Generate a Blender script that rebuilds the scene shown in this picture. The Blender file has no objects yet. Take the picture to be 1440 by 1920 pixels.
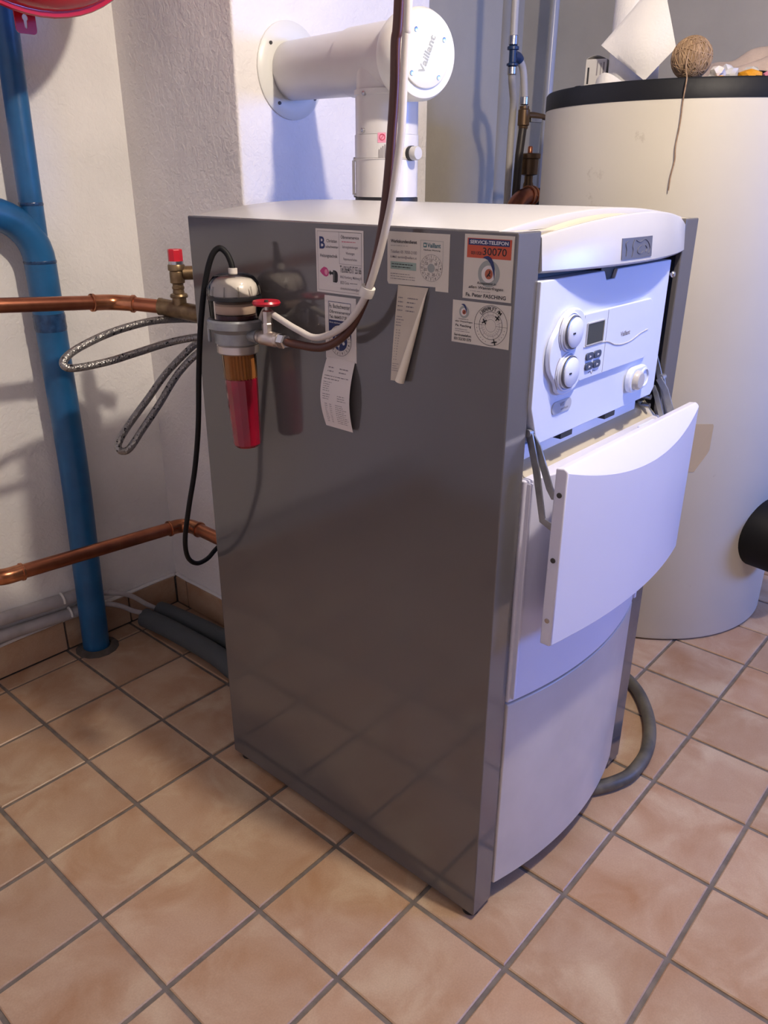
import bpy, bmesh, math, random
from mathutils import Vector, Matrix
random.seed(7)
PI = math.pi
scene = bpy.context.scene
col = scene.collection

# ------------------------------------------------------------------ camera
cam_d = bpy.data.cameras.new('camera')
cam_d.sensor_fit = 'VERTICAL'
cam_d.sensor_height = 24.0
cam_d.lens = 1466.84 / 1920 * 24.0
cam_d.clip_start = 0.02
cam = bpy.data.objects.new('camera', cam_d)
col.objects.link(cam)
cam.location = (-0.9081, -0.5687, 1.2897)
cam.rotation_euler = (1.1684, -0.0033, -0.8499)
scene.camera = cam

# ------------------------------------------------------------------ world, lights, exposure
world = bpy.data.worlds.new('world')
scene.world = world
world.use_nodes = True
world.node_tree.nodes['Background'].inputs[0].default_value = (0.45, 0.62, 1.0, 1)
world.node_tree.nodes['Background'].inputs[1].default_value = 1.0
scene.view_settings.view_transform = 'Standard'
scene.view_settings.look = 'None'
scene.view_settings.gamma = 1.0
scene.view_settings.exposure = 0.30
scene.view_settings.use_curve_mapping = False

def light(name, kind, loc, energy, color, rot=None, size=None, size_y=None):
    d = bpy.data.lights.new(name, kind)
    d.energy = energy
    d.color = color
    if kind == 'AREA':
        d.shape = 'RECTANGLE'
        d.size = size
        d.size_y = size_y
    else:
        d.shadow_soft_size = size
    o = bpy.data.objects.new(name, d)
    o.location = loc
    if rot:
        o.rotation_euler = rot
    col.objects.link(o)
    return o

LAMP = (0.105, -0.50, 2.20)
light('lamp_light', 'POINT', LAMP, 72, (1.0, 0.86, 0.715), size=0.035)
light('window_light', 'AREA', (1.90, -2.52, 1.45), 56, (0.12, 0.28, 1.0), rot=(PI / 2, 0, 0), size=0.95, size_y=0.7)

# ------------------------------------------------------------------ helpers
WO = {}

def V(*a):
    return Vector(a)

def basis(axis):
    a = Vector(axis).normalized()
    t = Vector((0, 0, 1)) if abs(a.z) < 0.9 else Vector((1, 0, 0))
    u = t.cross(a).normalized()
    w = a.cross(u).normalized()
    return u, w, a

def spline(pts, sub=8, closed=False):
    pts = [Vector(p) for p in pts]
    n = len(pts)
    out = []
    rng = n if closed else n - 1
    for i in range(rng):
        if closed:
            p0, p1, p2, p3 = pts[(i - 1) % n], pts[i], pts[(i + 1) % n], pts[(i + 2) % n]
        else:
            p1, p2 = pts[i], pts[i + 1]
            p0 = pts[i - 1] if i > 0 else p1 * 2 - p2
            p3 = pts[i + 2] if i + 2 < n else p2 * 2 - p1
        for k in range(sub):
            t = k / sub
            out.append(0.5 * ((2 * p1) + (p2 - p0) * t + (2 * p0 - 5 * p1 + 4 * p2 - p3) * t * t + (3 * p1 - p0 - 3 * p2 + p3) * t ** 3))
    if not closed:
        out.append(pts[-1])
    return out

class MB:
    def __init__(self):
        self.v, self.f = [], []

    def add(self, vs, fs):
        b = len(self.v)
        self.v += [Vector(x) for x in vs]
        self.f += [tuple(b + i for i in f) for f in fs]
        return self

    def box(self, x0, x1, y0, y1, z0, z1):
        return self.add([(x0, y0, z0), (x1, y0, z0), (x1, y1, z0), (x0, y1, z0), (x0, y0, z1), (x1, y0, z1), (x1, y1, z1), (x0, y1, z1)],
                        [(3, 2, 1, 0), (4, 5, 6, 7), (0, 1, 5, 4), (1, 2, 6, 5), (2, 3, 7, 6), (3, 0, 4, 7)])

    def obox(self, c, U, W, N, su, sw, sn):
        c, U, W, N = Vector(c), Vector(U).normalized(), Vector(W).normalized(), Vector(N).normalized()
        vs = []
        for k in (-1, 1):
            for (i, j) in ((-1, -1), (1, -1), (1, 1), (-1, 1)):
                vs.append(c + U * (i * su / 2) + W * (j * sw / 2) + N * (k * sn / 2))
        return self.add(vs, [(3, 2, 1, 0), (4, 5, 6, 7), (0, 1, 5, 4), (1, 2, 6, 5), (2, 3, 7, 6), (3, 0, 4, 7)])

    def tube(self, pts, r, n=12, caps=True, closed=False):
        pts = [Vector(p) for p in pts]
        m = len(pts)
        rs = r if isinstance(r, (list, tuple)) else [r] * m
        vs, fs = [], []
        prev = None
        for i, p in enumerate(pts):
            if closed:
                t = (pts[(i + 1) % m] - pts[i - 1]).normalized()
            elif i == 0:
                t = (pts[1] - p).normalized()
            elif i == m - 1:
                t = (p - pts[-2]).normalized()
            else:
                t = ((pts[i + 1] - p).normalized() + (p - pts[i - 1]).normalized())
                t = t.normalized() if t.length > 1e-6 else (pts[i + 1] - p).normalized()
            if prev is None:
                u = basis(t)[0]
            else:
                u = prev - t * prev.dot(t)
                u = u.normalized() if u.length > 1e-6 else basis(t)[0]
            prev = u
            w = t.cross(u)
            for k in range(n):
                a = 2 * PI * k / n
                vs.append(p + (u * math.cos(a) + w * math.sin(a)) * rs[i])
        for i in range(m if closed else m - 1):
            a, b = i * n, ((i + 1) % m) * n
            for k in range(n):
                k2 = (k + 1) % n
                fs.append((a + k, a + k2, b + k2, b + k))
        if caps and not closed:
            fs.append(tuple(reversed(range(n))))
            fs.append(tuple((m - 1) * n + k for k in range(n)))
        return self.add(vs, fs)

    def cyl(self, p0, p1, r, n=24):
        return self.tube([p0, p1], r, n)

    def lathe(self, prof, origin=(0, 0, 0), axis=(0, 0, 1), n=32):
        u, w, a = basis(axis)
        o = Vector(origin)
        vs, fs, rows = [], [], []
        for (r, h) in prof:
            if r < 1e-6:
                rows.append([len(vs)])
                vs.append(o + a * h)
            else:
                rows.append(list(range(len(vs), len(vs) + n)))
                for k in range(n):
                    t = 2 * PI * k / n
                    vs.append(o + a * h + (u * math.cos(t) + w * math.sin(t)) * r)
        for i in range(len(rows) - 1):
            A, B = rows[i], rows[i + 1]
            for k in range(n):
                k2 = (k + 1) % n
                if len(A) == 1 and len(B) == 1:
                    continue
                if len(A) == 1:
                    fs.append((A[0], B[k2], B[k]))
                elif len(B) == 1:
                    fs.append((A[k], A[k2], B[0]))
                else:
                    fs.append((A[k], A[k2], B[k2], B[k]))
        return self.add(vs, fs)

    def prism(self, outline, o, U, W, depth):
        o, U, W = Vector(o), Vector(U), Vector(W)
        N = U.cross(W).normalized() * depth
        n = len(outline)
        vs = [o + U * p[0] + W * p[1] for p in outline]
        vs += [x + N for x in vs]
        fs = [tuple(reversed(range(n))), tuple(range(n, 2 * n))]
        for k in range(n):
            k2 = (k + 1) % n
            fs.append((k, k2, n + k2, n + k))
        return self.add(vs, fs)

    def grid(self, fn, nu, nv, thick=None):
        vs = [Vector(fn(i / nu, j / nv)) for j in range(nv + 1) for i in range(nu + 1)]
        fs = [(j * (nu + 1) + i, j * (nu + 1) + i + 1, (j + 1) * (nu + 1) + i + 1, (j + 1) * (nu + 1) + i) for j in range(nv) for i in range(nu)]
        if thick is not None:
            T = Vector(thick)
            n = len(vs)
            vs = vs + [x + T for x in vs]
            fs2 = [tuple(n + q for q in reversed(f)) for f in fs]
            edge = [i for i in range(nu + 1)] + [(j + 1) * (nu + 1) - 1 for j in range(1, nv + 1)] + [nv * (nu + 1) + i for i in range(nu - 1, -1, -1)] + [j * (nu + 1) for j in range(nv - 1, 0, -1)]
            fs = fs + fs2
            for k in range(len(edge)):
                a, b = edge[k], edge[(k + 1) % len(edge)]
                fs.append((b, a, n + a, n + b))
        return self.add(vs, fs)

    def build(self, name, mat, parent=None, smooth=40, bevel=None, seg=2, fix=True):
        me = bpy.data.meshes.new(name)
        if parent is not None:
            off = WO[parent.name]
        else:
            lo = Vector((min(v.x for v in self.v), min(v.y for v in self.v), min(v.z for v in self.v)))
            hi = Vector((max(v.x for v in self.v), max(v.y for v in self.v), 0))
            off = Vector(((lo.x + hi.x) / 2, (lo.y + hi.y) / 2, lo.z))
        me.from_pydata([v - off for v in self.v], [], self.f)
        if fix:
            bm = bmesh.new()
            bm.from_mesh(me)
            bmesh.ops.recalc_face_normals(bm, faces=bm.faces)
            bm.to_mesh(me)
            bm.free()
        if smooth:
            me.polygons.foreach_set('use_smooth', [True] * len(me.polygons))
            me.set_sharp_from_angle(angle=math.radians(smooth))
        me.materials.append(mat)
        me.update()
        o = bpy.data.objects.new(name, me)
        col.objects.link(o)
        if parent is not None:
            o.parent = parent
        else:
            o.location = off
        WO[o.name] = off
        if bevel:
            m = o.modifiers.new('bevel', 'BEVEL')
            m.width = bevel
            m.segments = seg
            m.limit_method = 'ANGLE'
            m.angle_limit = math.radians(40)
            m.harden_normals = True
        return o

def tag(o, label, cat, group=None, kind=None):
    if label:
        o['label'] = label
    if cat:
        o['category'] = cat
    if group:
        o['group'] = group
    if kind:
        o['kind'] = kind
    return o

def thing(name, label, cat, loc, group=None):
    o = bpy.data.objects.new(name, None)
    o.empty_display_size = 0.05
    o.location = loc
    col.objects.link(o)
    WO[o.name] = Vector(loc)
    return tag(o, label, cat, group)

def struct(o):
    o['kind'] = 'structure'
    return o

# ------------------------------------------------------------------ materials
def new_mat(name):
    m = bpy.data.materials.new(name)
    m.use_nodes = True
    nt = m.node_tree
    return m, nt, nt.nodes['Principled BSDF']

def mat(name, color, rough=0.5, metal=0.0, var=0.0, scale=20, bump=0.0, bscale=120, coat=0.0, spec=None, col2=None, trans=0.0, emit=0.0, ior=None, distort=0.0, rvar=0.0):
    m, nt, p = new_mat(name)
    c = (*color, 1)
    p.inputs['Base Color'].default_value = c
    p.inputs['Roughness'].default_value = rough
    p.inputs['Metallic'].default_value = metal
    p.inputs['Coat Weight'].default_value = coat
    p.inputs['Transmission Weight'].default_value = trans
    if ior:
        p.inputs['IOR'].default_value = ior
    if spec is not None:
        p.inputs['Specular IOR Level'].default_value = spec
    if emit:
        p.inputs['Emission Color'].default_value = c
        p.inputs['Emission Strength'].default_value = emit
    tc = nt.nodes.new('ShaderNodeTexCoord')
    if var or col2 or rvar:
        nz = nt.nodes.new('ShaderNodeTexNoise')
        nz.inputs['Scale'].default_value = scale
        nz.inputs['Detail'].default_value = 5
        nz.inputs['Distortion'].default_value = distort
        nt.links.new(tc.outputs['Object'], nz.inputs['Vector'])
        if var or col2:
            rp = nt.nodes.new('ShaderNodeValToRGB')
            rp.color_ramp.elements[0].position = 0.35
            rp.color_ramp.elements[1].position = 0.65
            k = col2 or tuple(x * (1 - var) for x in color)
            rp.color_ramp.elements[0].color = (*k, 1)
            rp.color_ramp.elements[1].color = c
            nt.links.new(nz.outputs['Fac'], rp.inputs['Fac'])
            nt.links.new(rp.outputs['Color'], p.inputs['Base Color'])
        if rvar:
            mr = nt.nodes.new('ShaderNodeMapRange')
            mr.inputs['To Min'].default_value = max(0.02, rough - rvar)
            mr.inputs['To Max'].default_value = rough + rvar
            nt.links.new(nz.outputs['Fac'], mr.inputs['Value'])
            nt.links.new(mr.outputs['Result'], p.inputs['Roughness'])
    if bump:
        n2 = nt.nodes.new('ShaderNodeTexNoise')
        n2.inputs['Scale'].default_value = bscale
        n2.inputs['Detail'].default_value = 4
        bp = nt.nodes.new('ShaderNodeBump')
        bp.inputs['Strength'].default_value = bump
        bp.inputs['Distance'].default_value = 0.004
        nt.links.new(tc.outputs['Object'], n2.inputs['Vector'])
        nt.links.new(n2.outputs['Fac'], bp.inputs['Height'])
        nt.links.new(bp.outputs['Normal'], p.inputs['Normal'])
    return m

def clear_mat(name, tint, edge=0.35, rough=0.03):
    m = bpy.data.materials.new(name)
    m.use_nodes = True
    nt = m.node_tree
    nt.nodes.clear()
    out = nt.nodes.new('ShaderNodeOutputMaterial')
    mx = nt.nodes.new('ShaderNodeMixShader')
    lw = nt.nodes.new('ShaderNodeLayerWeight')
    lw.inputs['Blend'].default_value = edge
    tr = nt.nodes.new('ShaderNodeBsdfTransparent')
    tr.inputs['Color'].default_value = (*tint, 1)
    gl = nt.nodes.new('ShaderNodeBsdfGlossy')
    gl.inputs['Roughness'].default_value = rough
    nt.links.new(lw.outputs['Fresnel'], mx.inputs['Fac'])
    nt.links.new(tr.outputs['BSDF'], mx.inputs[1])
    nt.links.new(gl.outputs['BSDF'], mx.inputs[2])
    nt.links.new(mx.outputs['Shader'], out.inputs['Surface'])
    return m

def tile_mat():
    m, nt, p = new_mat('terracotta_tile')
    tc = nt.nodes.new('ShaderNodeTexCoord')
    oi = nt.nodes.new('ShaderNodeObjectInfo')
    mul = nt.nodes.new('ShaderNodeMath')
    mul.operation = 'MULTIPLY'
    mul.inputs[1].default_value = 60.0
    nt.links.new(oi.outputs['Random'], mul.inputs[0])
    nz = nt.nodes.new('ShaderNodeTexNoise')
    nz.noise_dimensions = '4D'
    nz.inputs['Scale'].default_value = 8.0
    nz.inputs['Detail'].default_value = 5.0
    nz.inputs['Roughness'].default_value = 0.55
    nz.inputs['Distortion'].default_value = 0.6
    nt.links.new(tc.outputs['Object'], nz.inputs['Vector'])
    nt.links.new(mul.outputs[0], nz.inputs['W'])
    rp = nt.nodes.new('ShaderNodeValToRGB')
    e = rp.color_ramp.elements
    e[0].position, e[0].color = 0.30, (0.50, 0.27, 0.14, 1)
    e[1].position, e[1].color = 0.72, (0.78, 0.60, 0.42, 1)
    k = e.new(0.5)
    k.color = (0.61, 0.40, 0.255, 1)
    nt.links.new(nz.outputs['Fac'], rp.inputs['Fac'])
    # pinkish clouding, random per tile
    n2 = nt.nodes.new('ShaderNodeTexNoise')
    n2.noise_dimensions = '4D'
    n2.inputs['Scale'].default_value = 6.0
    nt.links.new(tc.outputs['Object'], n2.inputs['Vector'])
    nt.links.new(mul.outputs[0], n2.inputs['W'])
    r2 = nt.nodes.new('ShaderNodeValToRGB')
    r2.color_ramp.elements[0].position = 0.45
    r2.color_ramp.elements[1].position = 0.75
    nt.links.new(n2.outputs['Fac'], r2.inputs['Fac'])
    mx = nt.nodes.new('ShaderNodeMixRGB')
    mx.inputs[2].default_value = (0.63, 0.43, 0.295, 1)
    nt.links.new(r2.outputs['Color'], mx.inputs[0])
    nt.links.new(rp.outputs['Color'], mx.inputs[1])
    # fine speckle
    n3 = nt.nodes.new('ShaderNodeTexNoise')
    n3.inputs['Scale'].default_value = 300.0
    nt.links.new(tc.outputs['Object'], n3.inputs['Vector'])
    m3 = nt.nodes.new('ShaderNodeMixRGB')
    m3.blend_type = 'MULTIPLY'
    m3.inputs[0].default_value = 0.25
    nt.links.new(mx.outputs['Color'], m3.inputs[1])
    nt.links.new(n3.outputs['Fac'], m3.inputs[2])
    hs = nt.nodes.new('ShaderNodeHueSaturation')
    mr = nt.nodes.new('ShaderNodeMapRange')
    mr.inputs['To Min'].default_value = 0.76
    mr.inputs['To Max'].default_value = 0.90
    nt.links.new(oi.outputs['Random'], mr.inputs['Value'])
    nt.links.new(mr.outputs['Result'], hs.inputs['Value'])
    nt.links.new(m3.outputs['Color'], hs.inputs['Color'])
    nt.links.new(hs.outputs['Color'], p.inputs['Base Color'])
    p.inputs['Roughness'].default_value = 0.38
    bp = nt.nodes.new('ShaderNodeBump')
    bp.inputs['Strength'].default_value = 0.25
    bp.inputs['Distance'].default_value = 0.003
    nt.links.new(nz.outputs['Fac'], bp.inputs['Height'])
    nt.links.new(bp.outputs['Normal'], p.inputs['Normal'])
    return m

def plaster_mat(name, color, bump=0.5):
    m, nt, p = new_mat(name)
    tc = nt.nodes.new('ShaderNodeTexCoord')
    p.inputs['Roughness'].default_value = 0.85
    nz = nt.nodes.new('ShaderNodeTexNoise')
    nz.inputs['Scale'].default_value = 3.5
    nz.inputs['Detail'].default_value = 6
    nt.links.new(tc.outputs['Object'], nz.inputs['Vector'])
    rp = nt.nodes.new('ShaderNodeValToRGB')
    rp.color_ramp.elements[0].position = 0.3
    rp.color_ramp.elements[0].color = (*[x * 0.88 for x in color], 1)
    rp.color_ramp.elements[1].position = 0.6
    rp.color_ramp.elements[1].color = (*color, 1)
    nt.links.new(nz.outputs['Fac'], rp.inputs['Fac'])
    nt.links.new(rp.outputs['Color'], p.inputs['Base Color'])
    a = nt.nodes.new('ShaderNodeTexNoise')
    a.inputs['Scale'].default_value = 75
    a.inputs['Detail'].default_value = 3
    a.inputs['Distortion'].default_value = 0.8
    b = nt.nodes.new('ShaderNodeTexNoise')
    b.inputs['Scale'].default_value = 9
    b.inputs['Detail'].default_value = 2
    nt.links.new(tc.outputs['Object'], a.inputs['Vector'])
    nt.links.new(tc.outputs['Object'], b.inputs['Vector'])
    ad = nt.nodes.new('ShaderNodeMath')
    ad.operation = 'MULTIPLY_ADD'
    ad.inputs[1].default_value = 2.0
    nt.links.new(b.outputs['Fac'], ad.inputs[0])
    nt.links.new(a.outputs['Fac'], ad.inputs[2])
    bp = nt.nodes.new('ShaderNodeBump')
    bp.inputs['Strength'].default_value = bump
    bp.inputs['Distance'].default_value = 0.006
    nt.links.new(ad.outputs[0], bp.inputs['Height'])
    nt.links.new(bp.outputs['Normal'], p.inputs['Normal'])
    return m

def braid_mat():
    m, nt, p = new_mat('steel_braid')
    tc = nt.nodes.new('ShaderNodeTexCoord')
    vo = nt.nodes.new('ShaderNodeTexVoronoi')
    vo.inputs['Scale'].default_value = 260
    nt.links.new(tc.outputs['Object'], vo.inputs['Vector'])
    n = nt.nodes.new('ShaderNodeTexNoise')
    n.inputs['Scale'].default_value = 150
    nt.links.new(tc.outputs['Object'], n.inputs['Vector'])
    rp = nt.nodes.new('ShaderNodeValToRGB')
    rp.color_ramp.elements[0].position = 0.33
    rp.color_ramp.elements[0].color = (0.03, 0.03, 0.035, 1)
    rp.color_ramp.elements[1].position = 0.40
    rp.color_ramp.elements[1].color = (0.33, 0.32, 0.31, 1)
    nt.links.new(n.outputs['Fac'], rp.inputs['Fac'])
    nt.links.new(rp.outputs['Color'], p.inputs['Base Color'])
    p.inputs['Metallic'].default_value = 0.8
    p.inputs['Roughness'].default_value = 0.38
    bp = nt.nodes.new('ShaderNodeBump')
    bp.inputs['Strength'].default_value = 0.6
    bp.inputs['Distance'].default_value = 0.002
    nt.links.new(vo.outputs['Distance'], bp.inputs['Height'])
    nt.links.new(bp.outputs['Normal'], p.inputs['Normal'])
    return m

M = {}
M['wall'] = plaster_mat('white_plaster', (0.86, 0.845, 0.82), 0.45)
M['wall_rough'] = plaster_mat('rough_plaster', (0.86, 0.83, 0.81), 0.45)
M['wall_grey'] = plaster_mat('grey_white_paint', (0.60, 0.56, 0.48), 0.15)  # warm tint put into the grey to counteract the blue window light
M['wall_blue_offset'] = plaster_mat('blue_light_offset_paint', (0.56, 0.50, 0.38), 0.15)  # grey wall, yellowed in its colour so blue window light comes out neutral
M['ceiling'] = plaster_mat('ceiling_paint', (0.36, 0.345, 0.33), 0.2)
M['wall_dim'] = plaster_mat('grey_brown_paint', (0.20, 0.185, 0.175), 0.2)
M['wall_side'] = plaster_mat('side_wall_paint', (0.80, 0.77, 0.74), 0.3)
M['flap_white'] = mat('flap_white_lacquer', (0.70, 0.71, 0.86), 0.25, var=0.02, scale=6)
M['grout'] = mat('grey_grout', (0.20, 0.17, 0.15), 0.9, var=0.3, scale=40, bump=0.3)
M['tile'] = tile_mat()
M['grey_panel'] = mat('grey_powder_coat', (0.112, 0.106, 0.108), 0.09, var=0.05, scale=3, spec=0.95, rvar=0.02, bump=0.008, bscale=400)
M['grey_flange'] = mat('grey_painted_edge', (0.20, 0.20, 0.21), 0.35, bump=0.05, bscale=600)
M['white_lacquer'] = mat('white_lacquer', (0.50, 0.495, 0.50), 0.25, var=0.03, scale=6)
M['white_plastic'] = mat('white_plastic', (0.66, 0.72, 0.89), 0.35)
M['cream_plastic'] = mat('cream_plastic', (0.52, 0.475, 0.38), 0.35)
M['pale_grey_panel'] = mat('pale_grey_panel', (0.60, 0.565, 0.55), 0.25, var=0.10, scale=7)
M['black'] = mat('black_plastic', (0.012, 0.012, 0.013), 0.4)
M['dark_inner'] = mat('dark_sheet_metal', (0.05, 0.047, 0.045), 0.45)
M['badge_grey'] = mat('badge_grey', (0.10, 0.105, 0.135), 0.3)
M['badge_relief'] = mat('badge_relief', (0.125, 0.13, 0.165), 0.3)
M['badge_pale'] = mat('badge_pale', (0.42, 0.44, 0.52), 0.35)
M['screen'] = mat('lcd_screen', (0.045, 0.05, 0.045), 0.15)
M['button'] = mat('button_dark_blue', (0.05, 0.065, 0.11), 0.4)
M['ink_black'] = mat('ink_black', (0.015, 0.015, 0.018), 0.6)
M['ink_grey'] = mat('ink_grey', (0.22, 0.20, 0.21), 0.7)
M['ink_red'] = mat('ink_red', (0.55, 0.06, 0.12), 0.6)
M['ink_blue'] = mat('ink_navy', (0.012, 0.025, 0.12), 0.5)
M['ink_teal'] = mat('ink_teal', (0.02, 0.13, 0.16), 0.5)
M['ink_pink'] = mat('ink_pink', (0.55, 0.05, 0.20), 0.5)
M['ink_pinklight'] = mat('ink_pinklight', (0.75, 0.30, 0.42), 0.5)
M['ink_orange'] = mat('ink_orange', (0.55, 0.085, 0.035), 0.5)
M['ink_rust'] = mat('ink_rust', (0.38, 0.09, 0.04), 0.5)
M['ink_green'] = mat('ink_sage', (0.30, 0.40, 0.36), 0.6)
M['ink_ring'] = mat('ink_ring_grey', (0.33, 0.35, 0.33), 0.6)
M['ink_white'] = mat('ink_pale', (0.70, 0.70, 0.72), 0.5)
M['paper'] = mat('sticker_paper', (0.70, 0.66, 0.63), 0.5)
M['paper_cream'] = mat('sticker_cream', (0.64, 0.60, 0.53), 0.5)
M['receipt'] = mat('receipt_paper', (0.70, 0.65, 0.63), 0.7)
M['receipt_aged'] = mat('aged_receipt_paper', (0.60, 0.54, 0.45), 0.7, var=0.1, scale=15)
M['paper_back'] = mat('receipt_back', (0.80, 0.74, 0.62), 0.6)
M['copper'] = mat('copper', (0.50, 0.19, 0.10), 0.30, 0.9, col2=(0.30, 0.10, 0.055), scale=12, rvar=0.08)
M['copper_fit'] = mat('copper_fitting', (0.62, 0.27, 0.14), 0.25, 0.9, col2=(0.40, 0.15, 0.07), scale=25)
M['brass'] = mat('old_brass', (0.30, 0.21, 0.11), 0.38, 0.8, col2=(0.14, 0.09, 0.05), scale=30)
M['nickel'] = mat('nickel_brass', (0.62, 0.55, 0.50), 0.28, 0.85)
M['steel'] = mat('galvanised_steel', (0.45, 0.46, 0.47), 0.38, 0.85, col2=(0.30, 0.31, 0.32), scale=30)
M['screw'] = mat('screw_steel', (0.55, 0.55, 0.56), 0.25, 1.0)
M['dark_band'] = mat('dark_chrome_band', (0.16, 0.165, 0.18), 0.3, 0.7)
M['zinc'] = mat('die_cast_zinc', (0.36, 0.38, 0.39), 0.42, 0.6, var=0.2, scale=40)
M['red_cap'] = mat('red_plastic_cap', (0.60, 0.012, 0.03), 0.4)
M['red_handle'] = mat('red_handwheel', (0.42, 0.012, 0.03), 0.3)
M['red_lacquer'] = mat('red_lacquer', (0.48, 0.01, 0.02), 0.18, coat=0.3)
M['blue_pipe'] = mat('blue_painted_pipe', (0.014, 0.125, 0.31), 0.35, col2=(0.012, 0.095, 0.23), scale=14, bump=0.08, bscale=60)
M['blue_joint'] = mat('dark_blue_weld', (0.008, 0.035, 0.10), 0.25, col2=(0.02, 0.07, 0.18), scale=60, bump=0.3, bscale=150)
M['braid'] = braid_mat()
M['black_cable'] = mat('black_rubber', (0.006, 0.006, 0.007), 0.6, spec=0.25)
M['brown_cable'] = mat('brown_plastic_pipe', (0.085, 0.030, 0.020), 0.35)
M['white_cable'] = mat('white_plastic_pipe', (0.62, 0.58, 0.54), 0.4)
M['tape'] = mat('clear_tape', (0.72, 0.70, 0.66), 0.2)
M['flue_white'] = mat('white_enamel_flue', (0.66, 0.645, 0.64), 0.30, var=0.05, scale=8)
M['rosette'] = mat('white_rosette', (0.74, 0.74, 0.70), 0.35)
M['gasket'] = mat('black_gasket', (0.015, 0.015, 0.018), 0.5)
M['tank'] = mat('cream_tank_jacket', (0.64, 0.60, 0.50), 0.45, var=0.06, scale=2.5)
def add_smudges(m, scale, lo, hi, dark):
    nt = m.node_tree
    p = nt.nodes['Principled BSDF']
    src = p.inputs['Base Color'].links[0].from_socket
    tc = nt.nodes.new('ShaderNodeTexCoord')
    n = nt.nodes.new('ShaderNodeTexNoise')
    n.inputs['Scale'].default_value = scale
    n.inputs['Detail'].default_value = 8
    n.inputs['Roughness'].default_value = 0.7
    nt.links.new(tc.outputs['Object'], n.inputs['Vector'])
    r = nt.nodes.new('ShaderNodeMapRange')
    r.inputs['From Min'].default_value = lo
    r.inputs['From Max'].default_value = hi
    nt.links.new(n.outputs['Fac'], r.inputs['Value'])
    x = nt.nodes.new('ShaderNodeMixRGB')
    x.blend_type = 'MULTIPLY'
    x.inputs[2].default_value = (*dark, 1)
    nt.links.new(r.outputs['Result'], x.inputs[0])
    nt.links.new(src, x.inputs[1])
    nt.links.new(x.outputs['Color'], p.inputs['Base Color'])
add_smudges(M['tank'], 7.0, 0.66, 0.76, (0.62, 0.58, 0.52))
add_smudges(M['wall'], 5.0, 0.66, 0.76, (0.80, 0.76, 0.72))
M['tank_lid'] = mat('black_tank_lid', (0.008, 0.009, 0.012), 0.5, bump=0.1, bscale=60, spec=0.25)
M['tan_label'] = mat('tan_label', (0.47, 0.38, 0.26), 0.5)
M['twine'] = mat('jute_twine', (0.40, 0.27, 0.16), 0.9, col2=(0.25, 0.16, 0.09), scale=90)
M['twine_core'] = mat('jute_core', (0.26, 0.17, 0.10), 0.9)
M['tissue'] = mat('paper_towel', (0.82, 0.80, 0.76), 0.9, bump=0.25, bscale=160)
M['cloth'] = mat('beige_cloth', (0.52, 0.42, 0.38), 0.95, bump=0.3, bscale=300, var=0.12, scale=30)
M['carton'] = mat('grey_carton', (0.55, 0.53, 0.50), 0.7)
M['orange'] = mat('orange_wrapper', (0.75, 0.33, 0.02), 0.4)
M['grey_rag'] = mat('grey_rag', (0.25, 0.27, 0.28), 0.9)
M['pink'] = mat('pink_wrapper', (0.60, 0.22, 0.33), 0.6)
M['pex'] = mat('grey_pex', (0.52, 0.49, 0.45), 0.4)
M['fit_blue'] = mat('blue_press_fitting', (0.015, 0.04, 0.11), 0.35)
M['dark_pipe'] = mat('dark_steel_pipe', (0.055, 0.047, 0.042), 0.45, 0.4)
M['dark_brass'] = mat('dark_brass', (0.16, 0.10, 0.055), 0.4, 0.7)
M['foam'] = mat('grey_pipe_insulation', (0.075, 0.085, 0.09), 0.85, bump=0.2, bscale=200)
M['conduit'] = mat('painted_conduit', (0.50, 0.48, 0.48), 0.6, var=0.2, scale=18)
M['rubber_hose'] = mat('grey_rubber_hose', (0.13, 0.115, 0.085), 0.5, col2=(0.065, 0.06, 0.05), scale=25)
M['clear_top'] = clear_mat('clear_dome', (0.93, 0.92, 0.90), 0.35)
M['clear_cup'] = clear_mat('clear_cup', (0.92, 0.89, 0.90), 0.18)
M['clear_amber'] = clear_mat('clear_amber_bowl', (0.95, 0.84, 0.70), 0.15)
M['oil_red'] = mat('red_heating_oil', (0.29, 0.003, 0.022), 0.10, coat=0.5, var=0.25, scale=14)
M['oil_dark'] = mat('dark_heating_oil', (0.05, 0.006, 0.008), 0.2)
M['pleats'] = mat('amber_filter_element', (0.40, 0.24, 0.125), 0.7)
M['float'] = mat('cream_float', (0.72, 0.60, 0.42), 0.6)
M['dome_white'] = mat('pearl_inner_dome', (0.70, 0.66, 0.62), 0.25)
M['mortar'] = mat('dark_mortar', (0.10, 0.085, 0.07), 0.9, var=0.3, scale=60, bump=0.4)
M['bulb'] = mat('lit_bulb', (1.0, 0.86, 0.70), 0.4, emit=6.0)
M['fixture'] = mat('lamp_fixture', (0.7, 0.7, 0.68), 0.5)
M['white_frame'] = mat('white_window_frame', (0.78, 0.78, 0.77), 0.4)

# ------------------------------------------------------------------ the room
YB, XC, YC = 1.45, 0.36, 0.985      # back wall, chimney side, chimney front
XCR, XE, YN, XR = 1.05, 2.09, 1.60, 2.48
XL, YF, ZC = -1.75, -2.6, 2.36

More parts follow.
